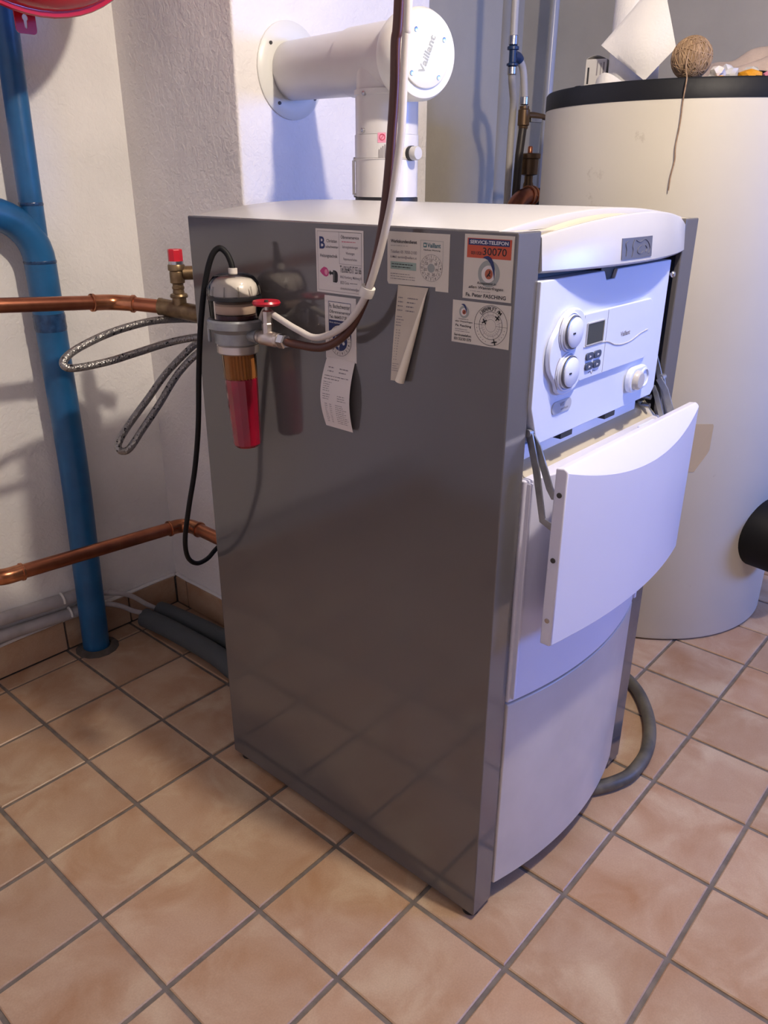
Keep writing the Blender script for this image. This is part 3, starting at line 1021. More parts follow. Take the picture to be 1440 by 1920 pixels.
P.text('ink_grey', '8062 Kumberg, Mühlweg 8', .515 * w, .70 * h, .955 * w, .755 * h)
P.text('ink_grey', '8020 Graz', .515 * w, .785 * h, .70 * w, .835 * h)
P.bars('ink_grey', .72 * w, .79 * h, .955 * w, .835 * h, 1, 8)
P.text('ink_grey', 'christianbuchschwenter@aon.at', .515 * w, .88 * h, .955 * w, .935 * h)
fl_ = [(.075, .665), (.11, .625), (.165, .59), (.225, .60), (.265, .645), (.275, .68), (.255, .725), (.215, .745), (.165, .735), (.115, .705)]
P.poly('ink_pink', [(a * w, b * h) for a, b in fl_][::-1])
P.disc('ink_pinklight', .215 * w, .672 * h, .035 * w, .045 * h, 2)
P.poly('ink_black', [(a * w, b * h) for a, b in [(.275, .68), (.30, .63), (.315, .66), (.36, .66), (.36, .63), (.42, .635), (.455, .66), (.465, .70), (.46, .80), (.435, .825), (.36, .82), (.36, .70), (.315, .70), (.30, .72)]][::-1])
P.line('ink_ring', .385 * w, .65 * h, .385 * w, .81 * h, .0008, 2)
P.finish(s)

# sticker 2: works service with the wheel
w, h = .113, .077
s, P = sticker('maintenance_sticker', .2215, 1.2205, w, h, 'paper_cream', 'cream sticker with a numbered wheel and a green-grey box', outline=[(0, 0), (w, 0), (w, h), (.80 * w, h), (.80 * w, .93 * h), (.02 * w, .955 * h), (0, .90 * h)])
P.text('ink_black', 'Werkskundendienst', .055 * w, .14 * h, .49 * w, .20 * h, True)
P.bars('ink_grey', .055 * w, .235 * h, .49 * w, .262 * h, 1, 3)
P.text('ink_grey', 'Telefon: 05 7050-2100', .055 * w, .33 * h, .49 * w, .385 * h)
P.text('ink_grey', 'E-Mail: termin@vaillant.at', .055 * w, .425 * h, .49 * w, .485 * h)
P.rect('ink_green', .055 * w, .535 * h, .485 * w, .675 * h)
P.bars('ink_black', .075 * w, .555 * h, .47 * w, .655 * h, 2, 6, 2)
P.bars('ink_grey', .055 * w, .735 * h, .485 * w, .87 * h, 3, 9)
a0, a1, b0, b1 = .545 * w, .905 * w, .125 * h, .90 * h
P.frame('ink_ring', a0, b0, a1, b0 + .62 * (b1 - b0), .0005)
P.rect('ink_teal', .595 * w, .165 * h, .645 * w, .245 * h)
P.disc('paper_cream', .62 * w, .205 * h, .0018, .0018, 2)
P.text('ink_teal', 'Vaillant', .655 * w, .165 * h, .865 * w, .245 * h, True)
P.text('ink_black', 'Nächste Wartung', .60 * w, .275 * h, .86 * w, .31 * h)
cx, cy, R, kk = .725 * w, .60 * h, .0200, .92
P.disc('paper_cream', cx, cy, R, R * kk, 1.5)
for r_ in (R, R * .68):
    P.ring('ink_grey', cx, cy, r_ - .0005, r_, kk, 2)
P.disc('ink_ring', cx, cy, R * .33, R * .33 * kk, 2)
for q in range(12):
    t = -PI / 2 + q * PI / 6
    P.tchar('ink_black', str(q + 1), cx + R * .84 * math.cos(t), cy + R * .84 * kk * math.sin(t), .0034, lift=3)
    t2 = t + PI / 12
    P.line('ink_grey', cx + R * .68 * math.cos(t2), cy + R * .68 * kk * math.sin(t2), cx + R * math.cos(t2), cy + R * kk * math.sin(t2), .0004, 2)
for q, num in enumerate(('17', '18', '19', '20', '21', '22', '23')):
    t = -PI / 2 + q * 2 * PI / 7
    P.tchar('ink_black', num, cx + R * .51 * math.cos(t), cy + R * .51 * kk * math.sin(t), .0036, lift=3)
P.finish(s)

def drop_logo(P, a, b, r):
    P.ring('ink_ring', a, b, r * .62, r, 1.0, 1)
    P.disc('paper', a - r * .06, b + r * .03, r * .62, r * .62, 1.2)
    P.disc('ink_rust', a + r * .0, b + r * .02, r * .36, r * .38, 2)
    P.line('ink_black', a - r * .16, b + r * .22, a + r * .12, b - r * .12, r * .10, 3)
    P.line('ink_black', a + r * .12, b - r * .12, a + r * .05, b - r * .22, r * .10, 3)
    P.line('ink_black', a - r * .02, b + r * .05, a + r * .16, b + r * .18, r * .08, 3)
    sw = [(-.62, -1.12), (-.42, -1.26), (-.12, -1.30), (.16, -1.18), (.36, -.88), (.50, -.45), (.54, .0), (.52, .42), (.44, .05), (.30, -.38), (.10, -.75), (-.14, -1.0), (-.40, -1.10)]
    P.poly('ink_blue', [(a + r * x, b + r * y) for x, y in sw][::-1], 3)

# sticker 3: orange telephone sticker
w, h = .0785, .0835
s, P = sticker('telephone_sticker', .0835, 1.2225, w, h, 'paper_cream', 'cream sticker with an orange telephone number band and a ring emblem')
P.rect('ink_orange', .06 * w, .055 * h, .955 * w, .355 * h)
P.rect('ink_blue', .085 * w, .065 * h, .915 * w, .16 * h, 2)
P.text('ink_white', 'SERVICE-TELEFON', .12 * w, .085 * h, .89 * w, .14 * h, True, 3)
P.text('ink_black', '03132/', .145 * w, .255 * h, .375 * w, .305 * h, True, 2)
P.text('ink_black', '30070', .385 * w, .19 * h, .865 * w, .305 * h, False, 2)
drop_logo(P, .53 * w, .585 * h, .0175)
P.text('ink_black', 'Kompetent in', .30 * w, .715 * h, .68 * w, .77 * h, False, 4, .3)
P.text('ink_black', 'allen Wasserfragen', .12 * w, .785 * h, .83 * w, .845 * h, False, 4, .3)
P.bars('ink_grey', .16 * w, .86 * h, .80 * w, .885 * h, 1, 4)
P.text('ink_black', 'Fa. Peter FASCHING', .07 * w, .905 * h, .90 * w, .965 * h, True)
P.finish(s)

# sticker 4: inspection sticker
w, h = .0955, .058
s, P = sticker('inspection_sticker', .0995, 1.1352, w, h, 'paper_cream', 'cream inspection sticker with a round dial crossed by hand')
drop_logo(P, .21 * w, .26 * h, .0085)
P.text('ink_black', 'Kompetent in', .12 * w, .415 * h, .29 * w, .45 * h, False, 3, .2)
P.text('ink_black', 'allen Wasserfragen', .055 * w, .47 * h, .365 * w, .515 * h, False, 3, .2)
P.text('ink_black', 'Fa. Fasching', .065 * w, .56 * h, .345 * w, .63 * h, True)
P.bars('ink_grey', .06 * w, .655 * h, .345 * w, .75 * h, 2, 12)
P.text('ink_black', 'Servicetelefon:', .045 * w, .785 * h, .355 * w, .845 * h, True)
P.text('ink_black', '03132/30 070', .045 * w, .875 * h, .355 * w, .945 * h, True)
cx, cy, R = .68 * w, .50 * h, .0272
P.ring('ink_black', cx, cy, R - .0006, R, 1, 1)
P.ring('ink_black', cx, cy, R * .70 - .0006, R * .70, 1, 1)
P.ring('ink_grey', cx, cy, R * .52, R * .535, 1, 1)
P.ring('ink_grey', cx, cy, R * .30, R * .315, 1, 1)
P.line('ink_black', cx - R, cy, cx - R * .3, cy, .0004)
P.line('ink_black', cx + R * .3, cy, cx + R, cy, .0004)
word = 'ÜBERPRÜFT AM'
for q, ch in enumerate(word):
    if ch == ' ':
        continue
    t = -PI / 2 + (q - 5.9) * .132
    P.tchar('ink_black', ch, cx + R * .84 * math.cos(t), cy + R * .84 * math.sin(t), .0052, t + PI / 2, lift=2)
for q in range(24):
    t = q * PI / 12
    P.line('ink_grey', cx + R * .40 * math.cos(t), cy + R * .40 * math.sin(t), cx + R * .50 * math.cos(t), cy + R * .50 * math.sin(t), .0004)
for q in range(12):
    t = q * PI / 6 + .2
    P.line('ink_grey', cx + R * .53 * math.cos(t), cy + R * .53 * math.sin(t), cx + R * .68 * math.cos(t), cy + R * .68 * math.sin(t), .0004)
for q in range(14):
    t = PI * .93 - q * PI * .86 / 13
    if q not in (6, 9):
        P.rect('ink_grey', cx + R * .85 * math.cos(t) - .0007, cy + R * .85 * math.sin(t) - .0005, cx + R * .85 * math.cos(t) + .0007, cy + R * .85 * math.sin(t) + .0005)
for (a, b, g) in ((.575, .42, .2), (.79, .31, -.2), (.76, .87, .5)):
    for sg in (.75, -.75):
        d = .0042
        P.line('ink_black', a * w - d * math.cos(sg + g), b * h - d * math.sin(sg + g), a * w + d * math.cos(sg + g), b * h + d * math.sin(sg + g), .0017, 4)
P.finish(s)

# sticker 5: blue wheel
w, h = .069, .101
s, P = sticker('wheel_sticker', .355, 1.1185, w, h, 'paper', 'white sticker with a navy block and numbered wheel half hidden by the pipes')
P.frame('ink_blue', .12 * w, .085 * h, .84 * w, .42 * h, .0009)
P.text('ink_black', 'Fa. Buchschwenter', .15 * w, .12 * h, .81 * w, .185 * h)
P.text('ink_black', 'Ölbrennerservice', .15 * w, .205 * h, .81 * w, .265 * h)
P.text('ink_black', 'Tel.: 0664/517 55 66', .15 * w, .295 * h, .81 * w, .345 * h, True)
P.rect('ink_blue', .12 * w, .37 * h, .84 * w, .66 * h)
P.text('ink_white', 'Ihre nächste Wartung', .15 * w, .395 * h, .81 * w, .43 * h, False, 2)
cx, cy, R = .48 * w, .685 * h, .0248
P.disc('paper', cx, cy, R, R, 2)
P.ring('ink_black', cx, cy, R - .0005, R, 1, 3)
P.disc('ink_blue', cx, cy, R * .66, R * .66, 3)
for q in range(12):
    t = -PI / 2 + PI / 12 + q * PI / 6
    P.tchar('ink_black', str(q + 1), cx + R * .83 * math.cos(t), cy + R * .83 * math.sin(t), .0042, t + PI / 2, lift=4)
    t2 = t + PI / 12
    P.line('ink_black', cx + R * .66 * math.cos(t2), cy + R * .66 * math.sin(t2), cx + R * math.cos(t2), cy + R * math.sin(t2), .0004, 4)
P.line('ink_white', cx - R * .1, cy - R * .2, cx - R * .1, cy + R * .6, .0008, 4)
for q in range(4):
    t = .4 + q * PI / 2
    P.disc('ink_white', cx + R * .36 * math.cos(t), cy + R * .36 * math.sin(t), .0028, .0028, 4)
P.finish(s)

# print on control panel and hood parts
P = Print(lambda a, b, l: (a, dy - .0003 * l, b))
class Up(Print):
    pass
PF = Print(lambda a, b, l: (a, dy - .00025 * l, 2.0 - b))
PF.text('ink_grey', 'Vaillant', .308, 2 - 1.063, .343, 2 - 1.055, True)
PF.finish(ctrl)
PB = Print(lambda a, b, l: (a, CY - .0015 - .0002 * l, 2.0 - b))
PB.text('ink_grey', 'VIT', .136, 2 - .9785, .150, 2 - .9725, True)
PB.finish(ctrl)
PB = Print(lambda a, b, l: (a, CY - .0015 - .0002 * l, 2.0 - b))
PB.text('ink_grey', 'exclusiv', .140, 2 - .9705, .163, 2 - .9665)
PB.finish(ctrl)
PK = Print(lambda a, b, l: (a, CY - .0092 - .0002 * l, 2.0 - b))
PK.rect('ink_grey', .103, 2 - 1.028, .108, 2 - 1.021)
for q in range(3):
    PK.rect('white_plastic', .1042 + q * .0013, 2 - 1.027, .1046 + q * .0013, 2 - 1.022, 2)
PK.finish(ctrl, 'symbol')
PK = Print(lambda a, b, l: (a, CY - .0092 - .0002 * l, 2.0 - b))
PK.line('ink_grey', .104, 2 - 1.088, .109, 2 - 1.088, .0012)
PK.line('ink_grey', .106, 2 - 1.088, .106, 2 - 1.082, .0010)
PK.line('ink_grey', .102, 2 - 1.085, .106, 2 - 1.085, .0010)
PK.finish(ctrl, 'symbol')

# ------------------------------------------------------------------ measuring slips hanging from the stickers
rc = thing('receipt', 'narrow pale printed paper slip hanging under the navy wheel sticker', 'receipt', (-.002, .322, .904), 'paper slips on the boiler side')
def r1(u, v):
    return (-.0012 - .016 * math.sin(PI * min(1, v * .95)) * (1 - .25 * u) - .004 * v, .352 - .063 * u - .003 * v * v * (1 - u) * .5 + .001 * v, 1.020 - .116 * v - .001 * u)
MB().grid(r1, 6, 16, thick=(.0004, 0, 0)).build('paper_slip', M['receipt'], rc, smooth=60)
P = Print(lambda a, b, l: Vector(r1(a, b)) + Vector((-.00025 * l, 0, 0)))
P.bars('ink_grey', .08, .10, .92, .20, 2, 21, 1, ((.08, .45), (.55, 1)))
P.bars('ink_grey', .08, .22, .92, .30, 2, 22)
P.bars('ink_grey', .08, .31, .92, .46, 5, 23, 1, ((0, .35),))
P.bars('ink_grey', .08, .48, .92, .58, 3, 24, 1, ((0, .35), (.6, .95)))
P.bars('ink_grey', .10, .62, .92, .92, 10, 25, 1, ((.05, .2), (.25, .38), (.5, 1)))
P.finish(rc, 'printing')
rc = thing('receipt', 'yellowed paper slip with a curled edge hanging under the cream wheel sticker', 'receipt', (-.003, .185, 1.004), 'paper slips on the boiler side')
def r2(u, v):
    yl = .200 + .008 * v
    yr = .1435 + .0455 * v ** 1.0
    return (-.0012 - .006 * math.sin(PI * v * .5) * (1 - .5 * u), yl + (yr - yl) * u, 1.1465 - .142 * v)
MB().grid(r2, 6, 14, thick=(.0004, 0, 0)).build('paper_slip', M['receipt_aged'], rc, smooth=60)
P = Print(lambda a, b, l: Vector(r2(a, b)) + Vector((-.00025 * l, 0, 0)))
P.bars('ink_grey', .06, .10, .80, .27, 4, 31, 1, ((0, .4), (.45, 1)))
P.bars('ink_grey', .06, .30, .80, .42, 4, 32, 1, ((0, .55),))
P.bars('ink_grey', .10, .44, .72, .78, 12, 33, 1, ((0, .12), (.2, .36)))
P.bars('ink_grey', .06, .80, .60, .90, 4, 34)
P.finish(rc, 'printing')
cu = [(-.004 - .006 * t, .1445 + .043 * t, 1.142 - .136 * t) for t in [k / 12 for k in range(13)]]
MB().tube(cu, [.0006 + .0068 * (k / 12) ** .8 for k in range(13)], 14).build('curled_edge', M['paper_back'], rc)

# ------------------------------------------------------------------ flue
FX, FYY = .43, .600
fe = Vector((.525, .985, 1.522))
ft = Vector((FX, FYY - .004, 1.508))
fd = (ft - fe).normalized()
flue = thing('flue_pipe', 'white flue pipe rising from the boiler and turning into the chimney', 'flue', (FX, FYY, 1.245))
RF, RH = .0645, .0625
MB().lathe([(0, 0), (RF + .001, 0), (RF + .001, .012), (0, .012)], (FX, FYY, 1.2425), n=48).build('gasket_ring', M['gasket'], flue)
MB().lathe([(RF - .004, .0), (RF, .001), (RF, .071), (RF + .0012, .072), (RF + .0012, .074), (RF - .003, .074)], (FX, FYY, 1.2545), n=48).build('lower_section', M['flue_white'], flue)
MB().lathe([(RF - .004, .0), (RF + .0008, .0), (RF + .0008, .043), (RF - .003, .043)], (FX, FYY, 1.329), n=48).build('measuring_section', M['flue_white'], flue)
MB().lathe([(RF - .005, .0), (RF - .0008, .0), (RF - .0008, .070), (RF + .0015, .071), (RF + .0015, .080), (RF - .003, .081), (RF - .003, .12)], (FX, FYY, 1.3725), n=48).build('upper_section', M['flue_white'], flue)
a = ft - fd * .115
MB().lathe([(RH - .006, 0), (RH + .0025, 0), (RH + .0025, .185), (RH - .002, .187)], a, fd, 48).build('tee_section', M['flue_white'], flue)
MB().lathe([(RH - .004, 0), (RH - .001, 0), (RH - .001, (a - fe).length + .004), (RH - .004, (a - fe).length + .004)], fe, fd, 48).build('horizontal_section', M['flue_white'], flue)
cap0 = ft + fd * .066
cap = MB().lathe([(RH + .002, 0), (RH + .013, .001), (RH + .0150, .006), (RH + .0150, .040), (RH + .010, .050), (RH + .004, .052), (0, .053)], cap0, fd, 56).build('end_cap', M['rosette'], flue)
u_, w_, a_ = basis(fd)
ce = cap0 + fd * .053
insp = MB().lathe([(.056, -.002), (.056, .003), (.054, .0045), (0, .0045)], ce, fd, 40).build('inspection_lid', M['rosette'], cap)
for ang in (.6, 2.2, 3.9, 5.4):
    pp = ce + (u_ * math.cos(ang) + w_ * math.sin(ang)) * .047
    MB().lathe([(.0045, 0), (.004, .006), (0, .0065)], pp, fd, 12).build('screw', M['screw'], cap)
# raised lettering plate on the lid
lz = Vector((0, 0, 1))
lu = fd.cross(lz).normalized() * -1
lu = Vector((-fd.y, fd.x, 0)).normalized()
if lu.dot(Vector((0.66, -0.75, 0))) < 0:
    lu = -lu
rotl = Matrix.Rotation(math.radians(68), 3, fd)
la, lb = (rotl @ lu), (rotl @ lz)
PL = Print(lambda a, b, l: ce + la * a + lb * (-b) + fd * (.0047 + .0003 * l))
PL.text('ink_ring', 'Vaillant', -.034, -.007, .034, .007, True)
PL.finish(cap)
# wall rosette
rs = MB().lathe([(.055, .004), (.070, .012), (.095, .009), (.103, .003), (.103, 0), (.055, 0)], (fe.x, YC - .001, fe.z), (0, -1, 0), 48).build('wall_rosette', M['rosette'], flue)
for ang in (.9, 2.5, 4.1, 5.6):
    MB().lathe([(.004, 0), (.0035, .003), (0, .0035)], (fe.x + .085 * math.cos(ang), YC - .0115, fe.z + .085 * math.sin(ang)), (0, -1, 0), 12).build('screw', M['dark_inner'], flue)
# screws, measuring port, clasp, prints
def flue_pt(ang, z, r=RF):
    return Vector((FX + r * math.cos(ang), FYY + r * math.sin(ang), z))
cdir = math.atan2(-.5687 - FYY, -.9081 - FX)
for ang, z in ((cdir - .75, 1.444), (cdir - .8, 1.379), (cdir - 1.5, 1.327), (cdir - 1.5, 1.258)):
    q = Vector((math.cos(ang), math.sin(ang), 0))
    MB().lathe([(.0045, -.004), (.004, .004), (0, .005)], flue_pt(ang, z), q, 12).build('screw', M['screw'], flue)
ang = cdir - 1.52
q = Vector((math.cos(ang), math.sin(ang), 0))
MB().obox(flue_pt(ang, 1.292, RF + .004), (-q.y, q.x, 0), (0, 0, 1), q, .008, .066, .006).build('clasp', M['flue_white'], flue, bevel=.001)
ang = cdir + .82
q = Vector((math.cos(ang), math.sin(ang), 0))
MB().cyl(flue_pt(ang, 1.3375, RF - .004), flue_pt(ang, 1.3375, RF + .008), .0140, 24).build('measuring_port', M['gasket'], flue)
MB().lathe([(.013, 0), (.013, .012), (.0115, .014), (0, .0145)], flue_pt(ang, 1.3375, RF + .008), q, 24).build('port_cap', M['white_lacquer'], flue)
PW = Print(lambda a, b, l: flue_pt(cdir - .12 + a / RF, 1.40 - b, RF + .0012 + .0002 * l))
PW.rect('ink_pinklight', -.010, .026, .006, .044)
PW.ring('ink_red', -.001, .034, .0045, .006, 1, 2)
PW.line('ink_red', -.004, .038, .002, .030, .0012, 2)
for k, hh in enumerate((.016, .019, .022, .025)):
    PW.rect('ink_grey', -.008 + k * .0038, .072 - hh, -.006 + k * .0038, .072)
PW.finish(flue, 'marking')
# ------------------------------------------------------------------ oil filter on the boiler side
ox, oy = -.053, .518
fil = thing('oil_filter', 'oil filter with clear dome, zinc head and red oil in its bowl', 'oil filter', (ox, oy, .845))
oz = 0
MB().lathe([(r_, h_ - 1.02) for r_, h_ in [(0, .843), (.020, .843), (.0246, .848), (.0285, .966), (.0275, .968), (0, .968)]], (ox, oy, 1.02), (0, .045, 1), n=14).build('oil_bowl', M['oil_red'], fil, smooth=20)
MB().lathe([(r_, h_ - 1.02) for r_, h_ in [(.0287, .967), (.0300, 1.016), (.0285, 1.016), (.0280, .967)]], (ox, oy, 1.02), (0, .045, 1), n=14).build('bowl_upper', M['clear_amber'], fil, smooth=20)
pl = MB()
vs, fs = [], []
npl = 56
for z in (.968, 1.018):
    for k in range(npl):
        r = .0278 if k % 2 else .0250
        vs.append((ox + r * math.cos(2 * PI * k / npl), oy + .045 * (z - 1.02) + r * math.sin(2 * PI * k / npl), z))
for k in range(npl):
    k2 = (k + 1) % npl
    fs.append((k, k2, npl + k2, npl + k))
pl.add(vs, fs).build('filter_element', M['pleats'], fil, smooth=None)
nr = MB().lathe([(0, 1.012), (.034, 1.012), (.036, 1.014), (.036, 1.026), (.034, 1.028), (0, 1.028)], (ox, oy, 0), n=36)
nr.build('union_nut', M['nickel'], fil, smooth=30)
hd_ = MB().lathe([(0, 1.026), (.033, 1.026), (.038, 1.030), (.039, 1.048), (.042, 1.051), (.0485, 1.056), (.0495, 1.068), (.047, 1.071), (0, 1.071)], (ox, oy, 0), n=40)
hdo = hd_.build('filter_head', M['zinc'], fil, smooth=35)
MB().obox((ox - .006, oy + .050, 1.058), (1, 0, 0), (0, 1, 0), (0, 0, 1), .022, .022, .008).build('bracket_lug', M['zinc'], hdo, bevel=.002)
MB().obox((ox - .036, oy + .030, 1.046), (.6, .8, 0), (0, 0, 1), (-.8, .6, 0), .012, .030, .006).build('bracket_ear', M['zinc'], hdo, bevel=.003)
MB().obox((-.008, oy, 1.05), (1, 0, 0), (0, 1, 0), (0, 0, 1), .016, .05, .03).build('wall_bracket', M['zinc'], hdo, bevel=.002)
MB().cyl((ox, oy - .030, 1.046), (ox, oy - .056, 1.046), .011, 20).build('outlet_boss', M['zinc'], hdo)
MB().lathe([(.0425, 1.069), (.0435, 1.074), (.0445, 1.104), (.043, 1.104), (.0415, 1.072)], (ox, oy, 0), n=40).build('clear_cup', M['clear_cup'], fil)
MB().lathe([(0, 1.0715), (.041, 1.0715), (.0415, 1.079), (0, 1.079)], (ox, oy, 0), n=40).build('oil_level', M['oil_dark'], fil)
MB().lathe([(0, 1.0795), (.035, 1.0800), (.0365, 1.085), (.0365, 1.0935), (.033, 1.0965), (0, 1.0965)], (ox, oy, 0), n=32).build('float', M['float'], fil)
MB().lathe([(.0425, 1.103), (.0455, 1.103), (.046, 1.106), (.0455, 1.109), (.0425, 1.109)], (ox, oy, 0), n=40).build('seal_ring', M['black'], fil)
MB().cyl((ox, oy, 1.097), (ox, oy, 1.112), .004, 10).build('float_stem', M['black'], fil)
MB().lathe([(.0452, 1.109), (.0445, 1.118), (.041, 1.130), (.034, 1.1395), (.024, 1.1435), (0, 1.1445)], (ox, oy, 0), n=40).build('dome', M['clear_top'], fil)
MB().lathe([(.0415, 1.110), (.040, 1.118), (.037, 1.127), (.030, 1.1345), (.018, 1.137), (0, 1.1375)], (ox, oy, 0), n=40).build('inner_dome', M['dome_white'], fil)
dr = MB()
for k in range(12):
    t = 2 * PI * k / 12
    c_, s_ = math.cos(t), math.sin(t)
    dr.tube([(ox + r * c_, oy + r * s_, z) for r, z in ((.0455, 1.110), (.0450, 1.118), (.0430, 1.126))], .0011, 6)
dr.build('dome_ribs', M['clear_top'], fil)
MB().lathe([(.0075, 1.143), (.0075, 1.152), (.005, 1.1525), (0, 1.1525)], (ox, oy, 0), n=20).build('cable_gland', M['white_cable'], fil)
# shut-off valve
vy = .437
MB().cyl((ox, .476, 1.046), (ox, .452, 1.046), .0095, 20).build('valve_inlet', M['nickel'], fil)
vb = MB().lathe([(0, 0), (.0115, 0), (.0125, .003), (.0125, .034), (.0105, .037), (0, .037)], (ox, .4535, 1.046), (0, -1, 0), 24).build('valve_body', M['nickel'], fil)
MB().lathe([(.0095, 0), (.0095, .018), (.0085, .020), (.0085, .038), (.006, .040), (0, .040)], (ox, vy, 1.052), n=8).build('valve_bonnet', M['nickel'], fil, smooth=20)
MB().cyl((ox, vy, 1.090), (ox, vy, 1.101), .0035, 10).build('valve_stem', M['nickel'], fil)
MB().lathe([(0, 1.099), (.006, 1.099), (.008, 1.101), (.017, 1.0995), (.0215, 1.100), (.0235, 1.1035), (.0215, 1.107), (.016, 1.1065), (.008, 1.1045), (0, 1.104)], (ox, vy, 0), n=32).build('handwheel', M['red_handle'], fil)
MB().lathe([(.0035, 1.104), (.0035, 1.108), (0, 1.1085)], (ox, vy, 0), n=10).build('wheel_screw', M['dark_inner'], fil)
MB().lathe([(.009, 0), (.0115, .001), (.0115, .008), (.009, .009)], (ox, .4165, 1.046), (0, -1, 0), 24).build('olive_ring', M['nickel'], fil)
MB().lathe([(0, 0), (.0115, 0), (.0125, .002), (.0125, .014), (.010, .016), (.0065, .0165), (0, .0165)], (ox, .4075, 1.046), (0, -1, 0), 6).build('hex_nut', M['screw'], fil, smooth=20)

# ------------------------------------------------------------------ lines to the filter
bc_ = [(ox, .396, 1.046), (ox + .003, .377, 1.0445), (-.044, .316, 1.046), (-.040, .269, 1.073), (-.040, .237, 1.116), (-.040, .214, 1.167), (-.040, .196, 1.232), (-.040, .186, 1.294), (-.040, .180, 1.352), (-.040, .176, 1.401), (-.040, .175, 1.449), (-.040, .170, 1.494), (-.040, .160, 1.75), (-.040, .165, 2.05), (-.040, .165, ZC)]
tag(MB().tube(spline(bc_, 8), .0066, 14).build('oil_line', M['brown_cable']), 'brown coated oil line dropping in front of the flue to the filter valve', 'pipe', 'oil lines')
wc_ = [(-.030, .482, 1.066), (-.042, .452, 1.089), (-.045, .427, 1.083), (-.047, .371, 1.067), (-.050, .322, 1.061), (-.050, .264, 1.086), (-.048, .225, 1.129), (-.046, .201, 1.182), (-.045, .180, 1.247), (-.045, .169, 1.294), (-.045, .160, 1.345), (-.045, .157, 1.400), (-.045, .154, 1.452), (-.045, .151, 1.491), (-.045, .146, 1.75), (-.045, .150, 2.05), (-.045, .150, ZC)]
tag(MB().tube(spline(wc_, 8), .0053, 14).build('oil_line', M['white_cable']), 'white coated oil line running down beside the brown one', 'pipe', 'oil lines')
td = Vector((0, .023, -.051)).normalized()
tag(MB().lathe([(.003, .0005), (.0108, 0), (.0113, .007), (.0108, .014), (.003, .0135)], Vector((-.0445, .2195, 1.1460)), td, 20).build('tape_band', M['tape']), 'band of clear tape tying the brown and white oil lines', 'tape')
blk = [(ox, .518, 1.150), (ox, .522, 1.162), (-.055, .530, 1.176), (-.062, .540, 1.183), (-.072, .550, 1.167), (-.079, .565, 1.119), (-.084, .580, 1.046), (-.081, .600, .967), (-.079, .620, .863), (-.082, .640, .774), (-.090, .660, .694), (-.087, .690, .613), (-.072, .710, .559), (-.044, .722, .530), (-.005, .737, .522), (.033, .752, .529), (.10, .765, .545), (.16, .735, .56)]
tag(MB().tube(spline(blk, 8), .0050, 12).build('power_cable', M['black_cable']), 'thin black cable looping from the filter dome down behind the boiler', 'cable')

# ------------------------------------------------------------------ pipework on the back wall
bp = thing('blue_pipe', 'blue painted standing pipe with an elbow near the red vessel', 'pipe', (.03, 1.39, 0))
main = [(.026, 1.39, .0), (.034, 1.39, .25), (.044, 1.39, .55), (.044, 1.39, .85), (.043, 1.39, 1.08)]
elb = [(.043, 1.39, 1.08 + 0.0)] + [(.043 - .115 + .115 * math.cos(a), 1.39, 1.10 + .115 * math.sin(a)) for a in [k * PI / 2 / 10 for k in range(11)]] + [(-.20, 1.39, 1.222), (-.75, 1.39, 1.236)]
MB().tube(spline(main, 6), .0375, 28).build('riser', M['blue_pipe'], bp)
MB().tube(elb, .0375, 28).build('elbow', M['blue_pipe'], bp)
MB().tube([(.043, 1.39, 1.16), (.045, 1.39, 1.30), (.052, 1.39, 1.60), (.060, 1.39, 2.0), (.066, 1.39, ZC)], .0270, 24).build('upper_pipe', M['blue_pipe'], bp)
MB().lathe([(.0275, -.004), (.0285, 0), (.0275, .004)], (.0435, 1.39, 1.232), n=24).build('weld_seam', M['blue_joint'], bp)
MB().lathe([(.0378, -.004), (.039, 0), (.0378, .004)], (.0432, 1.39, 1.100), n=24).build('weld_seam', M['blue_joint'], bp)
MB().lathe([(.0378, -.022), (.0392, -.014), (.0385, 0), (.0392, .014), (.0378, .022)], (.0435, 1.39, .955), n=24).build('weld_collar', M['blue_joint'], bp)
tag(MB().lathe([(.042, .0), (.062, .001), (.055, .005), (.040, .010)], (.026, 1.385, .0), n=14).build('mortar_patch', M['mortar']), 'dark mortar patch around the foot of the blue pipe', 'mortar')

def ring_at(p, axis, r, l, name, m, parent):
    MB().lathe([(r * .9, -l / 2), (r, -l / 2 + .001), (r, l / 2 - .001), (r * .9, l / 2)], p, axis, 24).build(name, M[m], parent)

def bend(p0, c, p1, n=8):
    """quarter bend between p0 and p1 around corner c"""
    p0, c, p1 = Vector(p0), Vector(c), Vector(p1)
    out = []
    for k in range(n + 1):
        t = k / n
        out.append(p0 * (1 - t) ** 2 + c * 2 * t * (1 - t) + p1 * t * t)
    return out

# upper copper line with the safety valve
cu1 = thing('copper_pipe', 'upper copper pipe running past the blue pipe to the safety valve', 'pipe', (0, 1.1, 1.0), 'copper pipes at the back wall')
yU = 1.10
MB().tube([(-.75, yU, 1.092), (.010, yU, 1.0335)], .0155, 24).build('pipe_run', M['copper'], cu1)
MB().tube([(.002, yU, 1.034), (.028, yU, 1.032)] + bend((.036, yU, 1.0315), (.062, yU, 1.029), (.078, yU - .022, 1.0275)) + [(.090, yU - .039, 1.026)], .0175, 24).build('elbow', M['copper_fit'], cu1)
ring_at((.007, yU, 1.0337), (1, 0, -.07), .0198, .007, 'solder_ring', 'copper_fit', cu1)
ring_at((.087, yU - .035, 1.0263), (.58, -.81, -.07), .0198, .007, 'solder_ring', 'copper_fit', cu1)
MB().tube([(.088, yU - .036, 1.0262), (.130, 1.005, 1.020)], .0155, 24).build('pipe_run', M['copper'], cu1)
ring_at((.124, 1.013, 1.021), (.58, -.81, -.07), .0195, .009, 'solder_ring', 'brass', cu1)
